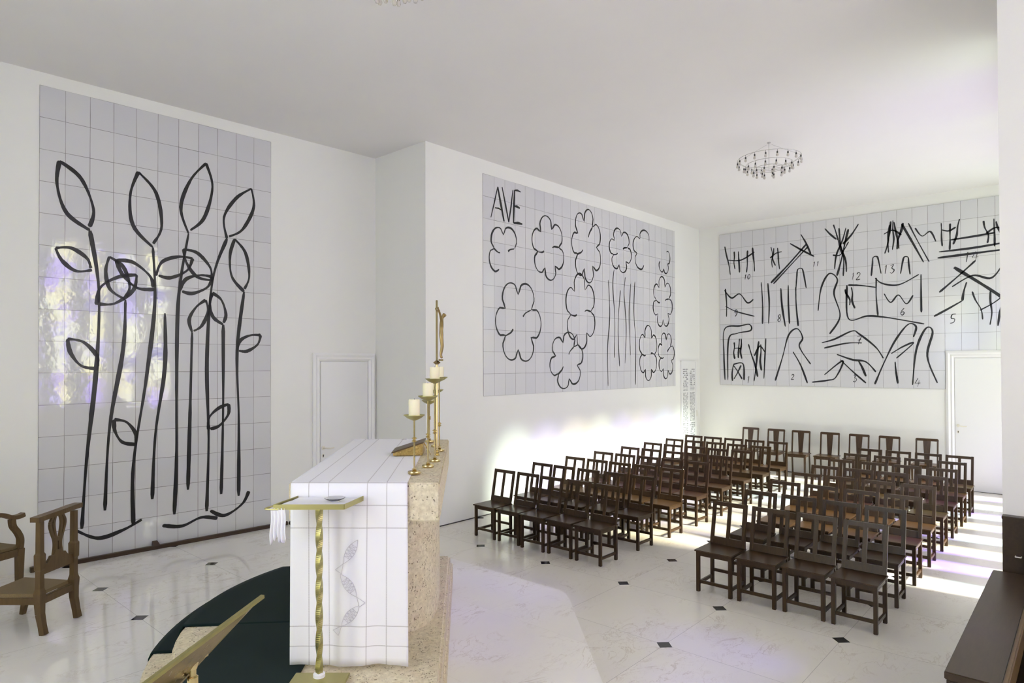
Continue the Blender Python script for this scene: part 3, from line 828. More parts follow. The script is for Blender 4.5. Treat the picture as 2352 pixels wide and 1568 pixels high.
# altar cloth with UVs in metres
cl = altar_frame('altar_cloth', ZT); tag(cl, 'white linen altar cloth with openwork bands hanging to the step', 'altar cloth')
prof = []   # (a, z, length)
L_drop = ZT-.488
for i in range(25): prof.append(('n', i/24))
cb = MB(); uvl = cb.bm.loops.layers.uv.new('UVMap')
nb_ = 40; secs = []
path = [(-.999, -(L_drop)+L_drop*i/24, L_drop*i/24) for i in range(25)]
path[-1] = (-1.020, -.004, L_drop-.006)
path += [(-1.010, .0045, L_drop+.004)]
path += [(-1.0+.1*k, .0045, L_drop+.01+.1*k) for k in range(21)]
path += [(1.03, .0045, L_drop+2.03), (1.045, -.003, L_drop+2.045)]
path += [(1.05, -.05*k, L_drop+2.05+.05*k) for k in range(1, 20)]
uvmap = {}
for a, z_, ln in path:
    row = []
    for j in range(nb_+1):
        fb_ = j/nb_; b_ = -.40+.63*fb_
        aa = a; zz = z_; bb = b_
        if z_ < -.004:
            f_ = min(1, -z_/.9)
            skew = (-.973+(-1.048+.973)*(b_+.40)/.80) if a < 0 else (1.05-.08*(b_+.40)/.8)
            wave = .008*f_*math.sin(fb_*13+.6)+.004*f_*math.sin(fb_*29+2)
            aa = skew-.012*(1 if a < 0 else -1)-(wave+.008*f_)*(1 if a < 0 else -1)
            bb = b_+.006*f_*math.sin(fb_*7)
            if ln < .02 and a < 0: zz += .006*math.sin(fb_*9+1)
        elif a < -.9:
            aa = -.973-.075*(b_+.40)/.80+(.0 if z_ > 0 else -.008)+(.012 if z_ > 0 else 0)
            aa += 0
        elif a > 1.02: aa = 1.05-.08*(b_+.40)/.8-(.01 if z_ > 0 else -.008)
        v = cb.bm.verts.new((aa, -bb, zz)); uvmap[v] = (b_+.40, ln); row.append(v)
    secs.append(row)
for r0, r1 in zip(secs, secs[1:]):
    for k in range(nb_):
        f = cb.bm.faces.new((r0[k], r0[k+1], r1[k+1], r1[k]))
        for lp in f.loops: lp[uvl].uv = uvmap[lp.vert]
clo = cb.build('linen', M_linen, cl, smooth=True, auto=False)
clo.modifiers.new('thick', 'SOLIDIFY').thickness = .0025
# embroidered fish outlines: simple leaf-shaped bodies with crossed lines
fe = MB()
def front_a(b_, z_): 
    f_ = min(1, -z_/.9); fb_ = (b_+.40)/.63
    wave = .008*f_*math.sin(fb_*13+.6)+.004*f_*math.sin(fb_*29+2)
    return -.973-.075*(b_+.40)/.80-.012-wave-.008*f_-.0035
def emb(pts, r=.0011):
    fe.tube([(front_a(b_, z_), -b_, z_) for b_, z_ in pts], r, 5)
def fish(cb_, cz, L, W_, ang):
    ca, sa = math.cos(ang), math.sin(ang)
    def T_(s_, t_): return (cb_+s_*ca-t_*sa, cz+s_*sa+t_*ca)
    N = 16
    topl = [T_(-L/2+L*i/N, W_*math.sin(PI*(i/N))**.9) for i in range(N+1)]
    botl = [T_(-L/2+L*i/N, -W_*math.sin(PI*(i/N))**.9) for i in range(N+1)]
    emb(topl); emb(botl)
    emb([T_(-L/2, 0), T_(-L/2-.05, .02)]); emb([T_(-L/2, 0), T_(-L/2-.05, -.02)]); emb([T_(-L/2-.05, .02), T_(-L/2-.05, -.02)])
    for i in (4, 6, 8, 10, 12):
        h_ = W_*math.sin(PI*i/N)**.9*.92
        x_ = -L/2+L*i/N
        emb([T_(x_, h_), T_(x_, -h_)], .0008)
        if i < 12:
            h2 = W_*math.sin(PI*(i+2)/N)**.9*.92
            emb([T_(x_, h_), T_(x_+2*L/N, -h2)], .0007); emb([T_(x_, -h_), T_(x_+2*L/N, h2)], .0007)
fish(-.075, 1.095-ZT, .15, .024, 1.02)
fish(-.085, .915-ZT, .15, .025, 2.20)
fish(-.075, .755-ZT, .145, .025, .86)
fe.build('embroidery', mat('grey_embroidery_thread', (.60, .56, .60), .8), cl)

# ------------------------------------------------------------------ candlesticks, candles, crucifix
def candlestick(a, b_, hdish, label, dish_r=.062):
    t = altar_frame('candlestick', ZT+.006 if b_ < .26 else ZT, a, b_); tag(t, label, 'candlestick', 'brass candlesticks along the altar edge')
    MB().lathe([(.001, 0), (.034, 0), (.037, .003), (.038, .012), (.035, .017), (.020, .019), (.009, .022), (.016, .027), (.007, .033), (.0055, .036)], n=32, caps=False).build('foot', M_brass, t, smooth=True)
    MB().lathe([(.0055, .034), (.0048, hdish-.03), (.007, hdish-.024)], n=14).build('stem', M_brass, t, smooth=True)
    zk = .198
    MB().lathe([(.006, zk-.016), (.0165, zk-.009), (.006, zk-.001), (.0165, zk+.008), (.006, zk+.015)], n=20).build('knop', M_brass, t, smooth=True)
    MB().lathe([(.001, hdish-.026), (.012, hdish-.024), (.040, hdish-.011), (dish_r, hdish+.006), (dish_r-.001, hdish+.009), (.036, hdish-.006), (.001, hdish-.010)], n=28, caps=False).build('drip_dish', M_brass_dull, t, smooth=True)
    return t
def candle(a, b_, z, hgt, label, r=.0325, tilt=0):
    t = altar_frame('candle', z, a, b_); tag(t, label, 'candle', 'ivory candles on the altar candlesticks')
    mb = MB().lathe([(.001, 0), (r, 0), (r, hgt-.004), (r-.003, hgt), (r*.55, hgt-.003), (.001, hgt-.006)], n=28, caps=False)
    mb.build('wax', M_candle, t, smooth=True)
    MB().lathe([(.0012, hgt-.006), (.0012, hgt+.005)], n=6).build('wick', M_wick, t)
cs = [(-.773, .246, .333, .107, 'shortest brass candlestick standing nearest, at the near end of the altar', 'nearest ivory candle, on the lowest dish at the near end'),
      (-.509, .310, .436, .096, 'second nearest brass candlestick, taller than the one before it', 'second nearest ivory candle, on the middle-height dish'),
      (-.279, .341, .538, .092, 'tallest brass candlestick just in front of the crucifix', 'topmost ivory candle, right below the crucifix figure'),
      (.231, .351, .538, .092, 'tall brass candlestick directly behind the crucifix pole', 'ivory candle hidden behind the topmost one beyond the crucifix'),
      (.486, .312, .436, .096, 'brass candlestick second from the far end of the altar', 'ivory candle peeking out behind the crucifix pole'),
      (.742, .249, .333, .100, 'shortest far brass candlestick standing at the far end of the altar', 'farthest ivory candle at the far end of the altar')]
for a, b_, hd, hc, l1, l2 in cs:
    candlestick(a, b_, hd, l1)
    candle(a, b_, ZT+(.006 if b_ < .26 else 0)+hd-.0085, hc, l2)

cr = altar_frame('crucifix', ZT, .005, .343); tag(cr, 'tall thin brass crucifix standing in the row of candles', 'crucifix')
MB().lathe([(.001, 0), (.020, 0), (.020, .008), (.011, .012), (.016, .022), (.016, .028), (.009, .033), (.013, .040), (.009, .048)], n=24, caps=False).build('foot', M_brass, cr, smooth=True)
MB().lathe([(.0085, .045), (.0085, .645)], n=16).build('pole', M_brass, cr, smooth=True)
MB().lathe([(.007, .636), (.026, .652), (.007, .668)], n=4).build('collar', M_bronze, cr)
MB().bar((0, 0, .66), (0, 0, 1.09), .014, .012, bev=.002).build('cross_upright', M_brass, cr)
MB().bar((-.13, 0, 1.02), (.13, 0, 1.02), .012, .014, bev=.002).build('cross_arm', M_brass, cr)
# slender bronze body facing the room's right (local -y)
def skin_obj(name, joints, edges, mat_, parent, sub=2):
    me = bpy.data.meshes.new(name)
    me.from_pydata([j[:3] for j in joints], edges, [])
    o = bpy.data.objects.new(name, me); link(o, parent)
    sk = o.modifiers.new('skin', 'SKIN'); 
    layer = me.skin_vertices[0] if me.skin_vertices else None
    if layer is None:
        bpy.context.view_layer.objects.active = o
        bpy.ops.mesh.customdata_skin_add(); layer = me.skin_vertices[0]
    for i, j in enumerate(joints): layer.data[i].radius = (j[3]*1.4, j[3]*1.3)
    layer.data[0].use_root = True
    ss = o.modifiers.new('sub', 'SUBSURF'); ss.levels = sub; ss.render_levels = sub
    me.materials.append(mat_)
    return o
J = [(0, -.030, .845, .012), (0, -.032, .89, .0105), (0, -.034, .93, .015), (0, -.036, .955, .010), (0, -.042, .972, .006), (0, -.052, .985, .014), (0, -.060, .996, .011),
     (-.022, -.034, .945, .0075), (-.058, -.026, .985, .0055), (-.100, -.014, 1.022, .0045), (-.112, -.012, 1.030, .006),
     (.022, -.034, .945, .0075), (.058, -.026, .985, .0055), (.100, -.014, 1.022, .0045), (.112, -.012, 1.030, .006),
     (-.012, -.032, .835, .0095), (-.010, -.036, .765, .0075), (-.006, -.026, .705, .006), (-.005, -.034, .682, .006),
     (.012, -.032, .835, .0095), (.010, -.040, .765, .0075), (.006, -.028, .705, .006), (.005, -.036, .680, .006)]
Eg = [(0, 1), (1, 2), (2, 3), (3, 4), (4, 5), (5, 6), (2, 7), (7, 8), (8, 9), (9, 10), (2, 11), (11, 12), (12, 13), (13, 14), (0, 15), (15, 16), (16, 17), (17, 18), (0, 19), (19, 20), (20, 21), (21, 22)]
skin_obj('figure', J, Eg, M_bronze, cr)
MB().box(-.016, .016, -.045, -.012, .664, .676, .002).build('foot_rest', M_bronze, cr)

# missal stand
ms = altar_frame('missal_stand', ZT+.006, .0, .0); tag(ms, 'low sloping gilded wooden book stand lying on the altar cloth', 'book stand')
MB().qbox([(-.05, -.045, .004), (-.035, -.245, .004), (.20, -.245, .004), (.185, -.045, .004)], [(-.05, -.045, .022), (-.035, -.245, .085), (.20, -.245, .085), (.185, -.045, .022)]).build('carved_body', M_gilt, ms)
tpm = MB(); tpm.quadbox([(-.055, -.035, .021), (-.04, -.255, .088), (.205, -.255, .088), (.19, -.035, .021)], [(-.055, -.033, .029), (-.04, -.253, .097), (.205, -.253, .097), (.19, -.033, .029)])
tpm.build('sloping_board', M_oak, ms)
MB().bar((.02, -.30, 0), (.03, -.25, .085), .006, .006).build('rear_prop', M_brass, ms)

# ------------------------------------------------------------------ credence tray stand in front of the altar
def uwp(x, y, z): return Vector((x, y, z))
cst = empty('tray_stand', (1.828, 2.993, ZP+.012), YAW-PI/2); tag(cst, 'gold tray table on a twisted square post before the altar cloth', 'tray stand')
# local x runs to the right, local y away from the entrance side
MB().box(-.135, .150, -.17, .045, 0, .014, .003).build('base_plate', M_brass_dull, cst)
MB().lathe([(.030, .014), (.030, .030), (.024, .034)], (0, 0, 0), 24).build('post_socket', M_paper, cst, smooth=True)
tw = MB(); rings = []
NT_ = 90; zt_ = .895
for i in range(NT_+1):
    z_ = .03+(zt_-.03)*i/NT_; an = 2*PI*1.6*i/NT_; s_ = .0165
    rings.append([tw.bm.verts.new((s_*math.cos(an+k*PI/2)*1.15, s_*math.sin(an+k*PI/2)*1.15, z_)) for k in range(4)])
for r0, r1 in zip(rings, rings[1:]):
    for k in range(4): tw.bm.faces.new((r0[k], r0[(k+1) % 4], r1[(k+1) % 4], r1[k]))
tw.bm.faces.new(rings[0][::-1]); tw.bm.faces.new(rings[-1])
tw.build('twisted_post', M_brass_dull, cst)
tr = MB()
zt0 = zt_
B4 = [(-.205, -.085), (.152, -.085), (.205, .145), (-.150, .145)]
def ring_wall(mb, P4, z0, z1, th):
    for i in range(4):
        p = Vector(P4[i]); q_ = Vector(P4[(i+1) % 4]); mb.bar((p.x, p.y, (z0+z1)/2), (q_.x, q_.y, (z0+z1)/2), th, z1-z0)
tr.prism(B4, zt0, zt0+.005); ring_wall(tr, B4, zt0, zt0+.026, .005)
tr.build('tray', M_brass_dull, cst)
lp = MB().tube(catmull([(-.205, -.02, zt0+.012), (-.245, -.05, zt0+.004), (-.252, -.075, zt0+.002), (-.235, -.085, zt0+.002), (-.18, -.087, zt0+.002)], 6), .0045, 8)
lp.build('towel_loop', M_brass_dull, cst, smooth=True)
nk = MB().prism([(-.190, -.070), (.145, -.070), (.190, .120), (-.140, .120)], 0, .010)
bmesh.ops.subdivide_edges(nk.bm, edges=nk.bm.edges, cuts=5, use_grid_fill=True)
for v in nk.bm.verts:
    if v.co.z > .005: v.co.z += random.uniform(-.003, .004)
    v.co.x += random.uniform(-.003, .003); v.co.y += random.uniform(-.003, .003)
nko = nk.build('napkin', M_paper, smooth=True); 
nko.matrix_world = Matrix.Translation((1.828, 2.993, ZP+.012+zt0+.0065)) @ Matrix.Rotation(YAW-PI/2, 4, 'Z')
tag(nko, 'white napkin with torn edge lining the gold tray', 'napkin')
gd = MB().lathe([(.001, 0), (.022, 0), (.024, .004), (.048, .013), (.053, .018), (.050, .019), (.044, .015), (.020, .006), (.001, .005)], n=32, caps=False)
gdo = gd.build('glass_dish', M_glass, smooth=True)
gdo.matrix_world = Matrix.Translation(cst.location) @ Matrix.Rotation(YAW-PI/2, 4, 'Z') @ Matrix.Translation((.075, .025, zt0+.019))
tag(gdo, 'small shallow clear glass dish on the gold tray', 'dish')
tow = MB(); nT = 26
rowsT = []
for i in range(13):
    z_ = zt0+.008-.165*i/12
    rr_ = []
    for j in range(nT+1):
        f_ = j/nT; x_ = -.222+.072*(f_)*(1+.12*i/12)+.004*math.sin(i*.5)
        y_ = -.083-.006*math.sin(f_*26)*(i/12+.2)-.004
        zz = z_-(.012*math.sin(f_*9+1)+.008*math.sin(f_*23))*(i/12)
        rr_.append(tow.bm.verts.new((x_, y_, zz)))
    rowsT.append(rr_)
for r0, r1 in zip(rowsT, rowsT[1:]):
    for k in range(nT): tow.bm.faces.new((r0[k], r0[k+1], r1[k+1], r1[k]))
too = tow.build('towel', M_paper, smooth=True)
too.modifiers.new('t', 'SOLIDIFY').thickness = .003
too.matrix_world = Matrix.Translation(cst.location) @ Matrix.Rotation(YAW-PI/2, 4, 'Z')
tag(too, 'small white folded towel hanging from the loop of the gold tray', 'towel')

# ------------------------------------------------------------------ brass lectern in the lower left
A_ = Vector((1.143, 2.243, 1.258)); B_ = Vector((.620, 1.975, 1.187)); C_ = Vector((.835, 2.225, 1.045)); D_ = Vector((1.247, 2.502, 1.146))
A2 = A_.copy()
lec = empty('lectern', (.925, 2.30, ZP), 0); tag(lec, 'brass reading stand seen edge-on in front of the green carpet', 'lectern')
LO = lec.location
def rel(v): return Vector(v)-LO
nrm = (B_-A_).cross(D_-A_).normalized()
if nrm.z < 0: nrm = -nrm
pb = MB(); th_ = .005
q4 = [A_, B_, C_, D_]
pb.quadbox([rel(v) for v in q4], [rel(v+nrm*th_) for v in q4])
pb.build('book_plate', brass('brown_brass', (.24, .185, .11), .25), lec)
MB().bar(rel(A_+nrm*.004), rel(B_+nrm*.004), .014, .012).build('top_lip', M_brass_dull, lec)
MB().bar(rel(D_+nrm*.008), rel(C_+nrm*.008), .008, .014).build('book_ledge', M_brass_dull, lec)
cc = (A_+B_+C_+D_)/4
st_top = Vector((.890, 2.228, 1.112))
ax_ = (B_-A_).normalized()
MB().tube([rel(st_top+nrm*.02-ax_*.07), rel(st_top+nrm*.02+ax_*.09)], .008, 10).build('hinge_rod', M_brass, lec, smooth=True)
cj = MB(); cj.lathe([(.001, -.02), (.014, -.018), (.018, 0), (.014, .018), (.001, .02)], rel(st_top), 16, caps=False)
cj.tube([rel(st_top+ax_*.045), rel(st_top-ax_*.045)], .010, 12)
cj.lathe([(.001, -.010), (.012, -.006), (.012, .006), (.001, .010)], rel(st_top+ax_*.055), 14, caps=False)
cj.lathe([(.001, -.010), (.012, -.006), (.012, .006), (.001, .010)], rel(st_top-ax_*.055), 14, caps=False)
cj.build('clamp', M_brass, lec, smooth=True)
sx_, sy_ = rel(st_top).x, rel(st_top).y
zst = st_top.z-ZP
MB().lathe([(.012, .03), (.012, zst-.075), (.017, zst-.070), (.017, zst-.045), (.011, zst-.040), (.011, zst-.012)], (sx_, sy_, 0), 18).build('stem', M_brass, lec, smooth=True)
MB().lathe([(.001, .013), (.15, .013), (.15, .022), (.06, .032), (.013, .045)], (sx_, sy_, 0), 32, caps=False).build('foot', M_brass, lec, smooth=True)

# ------------------------------------------------------------------ prie-dieu chair and armchair on the left
pd = empty('prie_dieu', (1.21, 5.735, HP), math.atan2(.20, .26)); tag(pd, 'low oak kneeling chair with pierced splat and rush seat', 'kneeling chair')
# local x along the back (0..0.33), local y towards the left wall (seat side)
def post(x):
    mb = MB()
    # leg flares out at the foot, square with swollen blocks at seat and mid back
    segs = [(0, -.035, .042), (.06, -.022, .040), (.15, -.004, .044), (.235, 0, .050), (.30, 0, .056), (.335, .0, .040), (.46, .0, .038), (.475, 0, .050), (.58, 0, .052), (.595, 0, .038), (.83, 0, .036)]
    for (z0, y0, w0), (z1, y1, w1) in zip(segs, segs[1:]):
        mb.bar((x, y0, z0), (x, y1, z1), w0, w0, wx2=w1, wy2=w1)
    return mb
post(.0).build('back_post', M_oak, pd); post(.33).build('back_post', M_oak, pd)
trl = MB(); P_ = catmull([(-.055, -.004, .846), (.03, 0, .848), (.165, -.012, .858), (.30, 0, .862), (.385, .004, .862)], 6)
for p, q_ in zip(P_, P_[1:]): trl.bar(p, q_, .066, .036)
trl.build('top_rail', M_oak, pd)
sp = MB()
for x0, x1 in ((.02, .31),):
    pr = [(x0, .43), (x1, .43), (x1, .50), (.27, .505), (.245, .53), (.235, .545), (.095, .545), (.085, .53), (.06, .505), (x0, .50)]
    sp.prism(pr, -.010, .010, axis='y')
xc = .165
def strip(pts, wd): 
    P_ = catmull([(a, 0, z_) for a, z_ in pts], 6)
    for p, q_ in zip(P_, P_[1:]): sp.bar(p, q_, wd, .016, up=(0, 1, 0)) if False else sp.bar(p, q_, .016, wd, up=(1, 0, 0))
for k in (-2, -1, 1, 2):
    strip([(xc+.020*k, .54), (xc+.015*k, .60), (xc+.017*k, .655), (xc+.030*k, .72), (xc+.036*k, .78), (xc+.022*k, .835)], .019)
sp.prism([(xc-.045, .545), (xc+.045, .545), (xc+.030, .575), (xc-.030, .575)], -.010, .010, axis='y')
sp.prism([(xc-.035, .640), (xc+.035, .640), (xc+.040, .672), (xc-.040, .672)], -.009, .009, axis='y')
sp.build('splat', M_oak, pd)
fr = MB()
fr.box(.02, .31, -.018, .018, .215, .27, .004)
fr.bar((0.0, .02, .245), (-.03, .42, .245), .030, .05); fr.bar((.33, .02, .245), (.36, .42, .245), .030, .05); fr.box(-.03, .36, .405, .435, .22, .27, .003)
fr.build('seat_frame', M_oak, pd)
se = MB().qbox([(.00, .02, .270), (.33, .02, .270), (.37, .445, .270), (-.04, .445, .270)], [(.01, .03, .292), (.32, .03, .292), (.355, .43, .292), (-.025, .43, .292)])
se.build('seat', M_rush, pd)
for x in (-.03, .36):
    mb = MB(); mb.bar((x, .45, 0), (x, .425, .12), .032, .032, wx2=.04, wy2=.04); mb.bar((x, .425, .12), (x, .42, .265), .04, .04)
    mb.build('leg', M_oak, pd)

ac = empty('armchair', (1.285, 6.76, HP), .45); tag(ac, 'oak armchair cut by the left picture edge behind the kneeling chair', 'armchair')
# local origin at the right front leg; seat runs to -x (left), +y (towards wall)
mb = MB()
for y_ in (0, .50):
    l_ = MB(); l_.bar((-.005, y_, 0), (.0, y_, .42), .040, .036, wx2=.055, wy2=.05)
    l_.build('leg', M_oak, ac)
    s_ = MB()
    P_ = catmull([(0, y_, .42), (.004, y_, .50), (-.02, y_, .56), (-.058, y_, .62), (-.066, y_, .68)], 6)
    for p, q_ in zip(P_, P_[1:]): s_.bar(p, q_, .038, .046, up=(0, 1, 0))
    s_.build('arm_support', M_oak, ac)
    r_ = MB(); P_ = catmull([(-.44, y_, .76), (-.30, y_, .745), (-.16, y_, .735), (-.08, y_, .70), (-.02, y_, .69), (.03, y_, .70)], 5)
    for p, q_ in zip(P_, P_[1:]): r_.bar(p, q_, .05, .034)
    r_.build('arm_rest', M_oak, ac)
    k_ = MB(); k_.bar((-.50, y_, 0), (-.46, y_, .42), .04, .04); k_.bar((-.46, y_, .42), (-.52, y_, 1.05), .04, .04)
    k_.build('back_post', M_oak, ac)
mb = MB(); mb.box(-.46, -.02, -.015, .015, .36, .42, .003); mb.box(-.46, -.02, .485, .515, .36, .42, .003); mb.box(-.015, .015, .02, .48, .36, .42, .003); mb.box(-.475, -.445, .02, .48, .36, .42, .003)
mb.build('seat_frame', M_oak, ac)
MB().box(-.46, .02, .0, .50, .42, .445, .008).build('seat', M_rush, ac)
mb = MB(); mb.bar((-.525, .02, 1.03), (-.525, .48, 1.03), .03, .07); mb.bar((-.48, .02, .60), (-.48, .48, .60), .03, .05)
for y_ in (.15, .25, .35): mb.bar((-.48, y_, .60), (-.522, y_, 1.0), .012, .04)
mb.build('backrest', M_oak, ac)

# ------------------------------------------------------------------ nave chairs
SW, SD, SH, CH = .345, .315, .385, .775
def make_chair():
    """local: faces -x (towards the altar); x 0 = front leg face, y centred"""
    t = empty('chapel_chair')
    lw = .031; hw = .168
    for s_ in (-1, 1):
        MB().bar((lw/2, s_*(hw-lw/2), 0), (lw/2, s_*(hw-lw/2), SH-.014), lw, lw, bev=.0025).build('leg', M_wood, t)
    for s_ in (-1, 1):
        l_ = MB(); l_.bar((.308, s_*(hw-lw/2), 0), (.308, s_*(hw-lw/2), SH), lw, lw, bev=.0025)
        l_.build('leg', M_wood, t)
    s = MB().box(-.022, .322, -.179, .179, SH-.014, SH, .005); s.build('seat', M_woodseat, t)
    ap = MB()
    ap.box(.004, .022, -(hw-lw), hw-lw, SH-.055, SH-.014); ap.box(.300, .316, -(hw-lw), hw-lw, SH-.055, SH-.014)
    ap.box(lw, .293, -(hw-.006), -(hw-.024), SH-.055, SH-.014); ap.box(lw, .293, hw-.024, hw-.006, SH-.055, SH-.014)
    ap.build('apron', M_wood, t)
    ap = MB().box(.008, .024, -(hw-lw), hw-lw, .080, .108); ap.build('stretcher', M_wood, t)
    ap = MB().box(.300, .316, -(hw-lw), hw-lw, .120, .148); ap.build('stretcher', M_wood, t)
    for s_ in (-1, 1):
        MB().box(lw, .293, s_*(hw-.015)-.009, s_*(hw-.015)+.009, .062, .090).build('stretcher', M_wood, t)
    bk = MB()
    x0, x1 = .300, .378   # raked back
    def X(z): return x0+(x1-x0)*(z-SH)/(CH-SH)
    for s_ in (-1, 1):
        bk.bar((X(SH+.001), s_*(hw-.016), SH+.001), (X(CH), s_*(hw-.017), CH), .032, .024, up=(1, 0, 0), bev=.0025)
    def cross(z, hgt, wd=hw-.03):
        bk.quadbox([(X(z)-.010, -wd, z), (X(z)+.010, -wd, z), (X(z)+.010, wd, z), (X(z)-.010, wd, z)],
                   [(X(z+hgt)-.010, -wd, z+hgt), (X(z+hgt)+.010, -wd, z+hgt), (X(z+hgt)+.010, wd, z+hgt), (X(z+hgt)-.010, wd, z+hgt)])
    cross(CH-.038, .036); cross(SH+.002, .064)
    bk.bar((X(SH+.06), 0, SH+.06), (X(CH-.03), 0, CH-.03), .034, .014, up=(1, 0, 0))
    bk.build('backrest', M_wood, t)
    return t
proto = make_chair(); first = True
ROWX = [5.592+.7345*k for k in range(8)]
rowname = ['front', 'second', 'third', 'fourth', 'fifth', 'sixth', 'seventh', 'last']
r5 = random.Random(5)
LY = [5.487-.379*k for k in range(5)]; RY = [2.572-.3845*k for k in range(4)]
posl = ['at the mural wall end', 'second from the mural wall', 'in the middle', 'next to the aisle chair', 'on the aisle']
posr = ['on the aisle', 'second from the aisle', 'third from the aisle', 'at the window side end']
for blk, ys, pn in (('left', LY, posl), ('right', RY, posr)):
    for k, x in enumerate(ROWX):
        for j, y in enumerate(ys):
            o = proto if first else copy_tree(proto); first = False
            o.location = (x+r5.uniform(-.012, .012), y+r5.uniform(-.004, .004), 0)
            o.rotation_euler = (0, 0, r5.uniform(-.014, .014))
            tag(o, 'dark wooden chair %s, %s row of the %s block' % (pn[j], rowname[k], blk), 'chair', 'slatted chapel chairs in rows')

def make_splat_chair():
    t = empty('splat_back_chair')
    hs = .43; hw = .165; H_ = .832
    for s_ in (-1, 1):
        MB().bar((.02, s_*(hw-.01), 0), (.02, s_*(hw-.005), hs-.016), .022, .022, wx2=.034, wy2=.034).build('leg', M_wood2, t)
    for s_ in (-1, 1):
        MB().bar((.385, s_*(hw-.012), 0), (.345, s_*(hw-.012), hs), .024, .026).build('leg', M_wood2, t)
    MB().box(-.01, .355, -.19, .19, hs-.016, hs, .006).build('seat', M_woodseat, t)
    mb = MB(); mb.box(.02, .034, -.15, .15, hs-.06, hs-.016); mb.box(.035, .335, -.160, -.146, hs-.06, hs-.016); mb.box(.035, .335, .146, .160, hs-.06, hs-.016); mb.box(.335, .349, -.15, .15, hs-.06, hs-.016)
    mb.build('apron', M_wood2, t)
    bk = MB()
    def X(z): return .345+.05*(z-hs)/(H_-hs)
    for s_ in (-1, 1): bk.bar((X(hs+.001), s_*(hw-.012), hs+.001), (X(H_-.03), s_*(hw-.013), H_-.03), .024, .022, up=(1, 0, 0))
    # top rail with rounded shoulders
    pr = [(-hw, H_-.042), (hw, H_-.042)]
    for i in range(6): a = PI/2*i/5; pr.append((hw-.022+.022*math.cos(a), H_-.022+.022*math.sin(a)))
    for i in range(6): a = PI/2+PI/2*i/5; pr.append((-hw+.022+.022*math.cos(a), H_-.022+.022*math.sin(a)))
    bk.prism(pr, X(H_)-.013, X(H_)+.011, axis='x')
    bk.build('back_frame', M_wood2, t)
    sp_ = MB(); z0, z1 = hs+.001, H_-.04
    sp_.quadbox([(X(z0)-.006, -.033, z0), (X(z0)+.006, -.033, z0), (X(z0)+.006, .033, z0), (X(z0)-.006, .033, z0)],
                [(X(z1)-.006, -.055, z1), (X(z1)+.006, -.055, z1), (X(z1)+.006, .055, z1), (X(z1)-.006, .055, z1)])
    sp_.build('splat', M_wood2, t)
    return t
sc_ = make_splat_chair()
ordn = ['farthest left', 'second from the left', 'third from the left', 'middle', 'third from the right', 'second from the right', 'farthest right, near the door']
for k, y in enumerate([5.073, 4.568, 4.077, 3.581, 3.097, 2.629, 2.067]):
    o = sc_ if k == 0 else copy_tree(sc_)
    o.location = (12.31, y, 0); o.rotation_euler = (0, 0, [-.05, -.03, .05, .02, .02, 0, .02][k])
    tag(o, 'round-shouldered splat-back chair against the back wall, %s' % ordn[k], 'chair', 'splat-back chairs along the back wall')

# ------------------------------------------------------------------ chandeliers
def make_chandelier():
    t = empty('chandelier')     # origin on the ceiling
    def ring(r, z): return [(r*math.cos(2*PI*i/48), r*math.sin(2*PI*i/48), z) for i in range(48)]
    tiers = [(.385, -.21, 18), (.285, -.285, 14), (.185, -.335, 10)]
    for r, z, n in tiers:
        MB().tube(ring(r, z), .0035, 6, closed=True).build('ring', M_wire, t, smooth=True)
    sp_ = MB()
    for i in range(4):
        a = PI/2*i+.35
        sp_.tube([(.385*math.cos(a), .385*math.sin(a), -.21), (.285*math.cos(a), .285*math.sin(a), -.285), (.185*math.cos(a), .185*math.sin(a), -.335), (0, 0, -.345)], .003, 5)
        sp_.tube([(.385*math.cos(a), .385*math.sin(a), -.21), (.03*math.cos(a), .03*math.sin(a), -.03)], .002, 5)
    sp_.build('spokes', M_wire, t)
    MB().lathe([(.022, 0), (.022, -.010), (.004, -.014), (.0035, -.345)], n=14).build('ceiling_rod', M_wire, t, smooth=True)
    bulb = MB().lathe([(.008, -.050), (.013, -.062), (.0165, -.074), (.012, -.087), (.001, -.092)], n=10, caps=False)
    bulb_me = None; sock_me = None
    for r, z, n in tiers:
        for i in range(n):
            a = 2*PI*i/n+r*7
            loc = (r*math.cos(a), r*math.sin(a), z)
            if bulb_me is None:
                s_ = MB().lathe([(.002, 0), (.002, -.024), (.009, -.027), (.010, -.052), (.003, -.053)], n=10).build('socket', M_socket, t, smooth=True)
                sock_me = s_.data
                b_ = bulb.build('bulb', M_bulb, s_, smooth=True); bulb_me = b_.data
                s_.location = loc
            else:
                s_ = bpy.data.objects.new('socket', sock_me); link(s_, t); s_.location = loc
                b_ = bpy.data.objects.new('bulb', bulb_me); link(b_, s_)
    return t
ch = make_chandelier(); ch.location = (8.40, 3.08, HC)
tag(ch, 'tiered wire ring chandelier with small bulbs hanging over the chairs', 'chandelier', 'ring chandeliers')
c2 = copy_tree(ch); c2.location = (2.553, 3.371, HC)
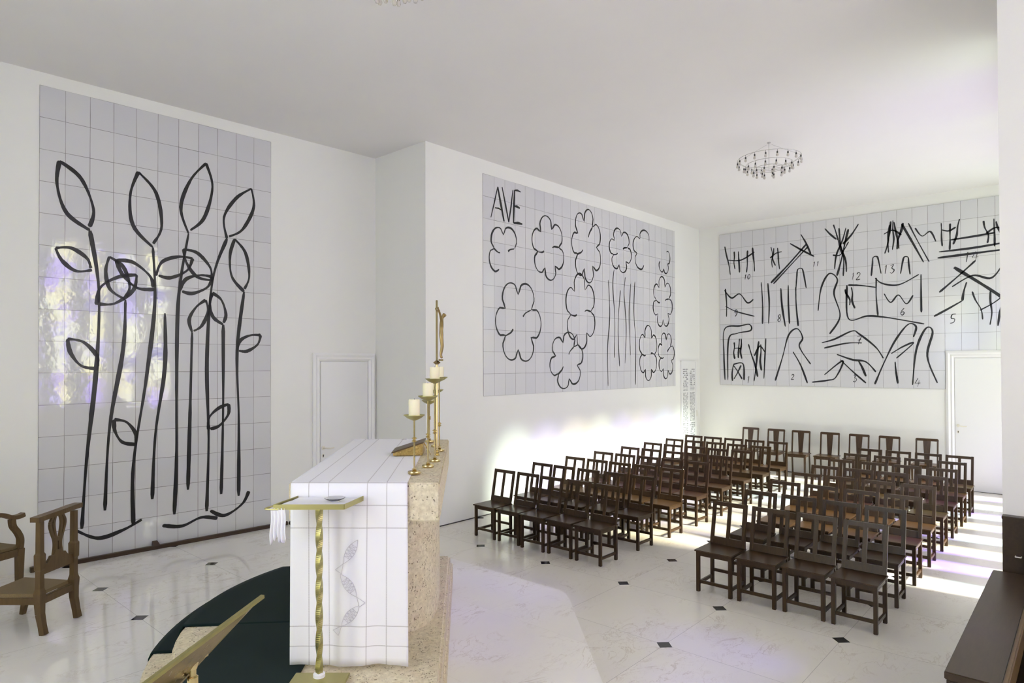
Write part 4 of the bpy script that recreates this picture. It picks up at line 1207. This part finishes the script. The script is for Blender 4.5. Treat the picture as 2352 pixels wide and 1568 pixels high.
tag(c2, 'bulb chandelier over the altar, cut by the top picture edge', 'chandelier', 'ring chandeliers')

# ------------------------------------------------------------------ choir stall woodwork at the right
sb_ = empty('choir_stall_back', (X1-.03, Y3-.0, 0)); tag(sb_, 'dark wooden stall panelling against the white pier at the right edge', 'stall panelling')
MB().box(-.03, .028, -1.70, -.002, .0, 1.075).build('panel', M_stall, sb_)
MB().box(-.05, .028, -1.70, .0, 1.075, 1.097, .003).build('cap', M_stall, sb_)
for y_ in (-.145, -.75, -1.35):
    MB().box(-.055, -.031, y_-.03, y_+.03, .0, 1.06, .003).build('stile', M_stall, sb_)
MB().tube([(-.034, -.10, .845), (-.060, -.10, .845), (-.060, -.07, .845), (-.034, -.07, .845)], .004, 6).build('pale_loop', M_ivory, sb_)  # small pale bent tube set on the front of the panelling
pw = empty('choir_desk', (3.40, .50, 0)); tag(pw, 'long dark wooden choir desk with wide flat top at lower right', 'desk')
MB().box(0, 1.88, -.205, 0, .705, .74, .004).build('desk_top', M_stall, pw)
MB().box(0, 1.88, -.228, -.206, .64, .755, .006).build('book_rail', M_oak, pw)
MB().box(.02, 1.86, -.03, -.008, 0, .705).build('front_panel', M_stall, pw)
MB().box(.0, .03, -.20, -.008, 0, .705, .003).build('end_panel', M_stall, pw)
MB().box(1.85, 1.88, -.20, -.008, 0, .705, .003).build('end_panel', M_stall, pw)
MB().box(.03, 1.85, -.36, -.23, .10, .125, .003).build('kneeler', M_stall, pw)
for x_ in (.05, 1.80): MB().box(x_, x_+.03, -.36, -.20, 0, .10, .002).build('kneeler_foot', M_stall, pw)
bn = empty('choir_bench', (3.40, -.30, 0)); tag(bn, 'wooden choir bench beyond the desk at the lower right corner', 'bench')
MB().box(0, 1.85, -.36, 0, .42, .45, .004).build('seat', M_oak, bn)
MB().box(0, .03, -.36, -.01, 0, .42).build('end_panel', M_stall, bn)
MB().box(1.82, 1.85, -.36, -.01, 0, .42).build('end_panel', M_stall, bn)
MB().box(0, 1.85, -.40, -.361, 0, 1.0, .004).build('backrest', M_stall, bn)
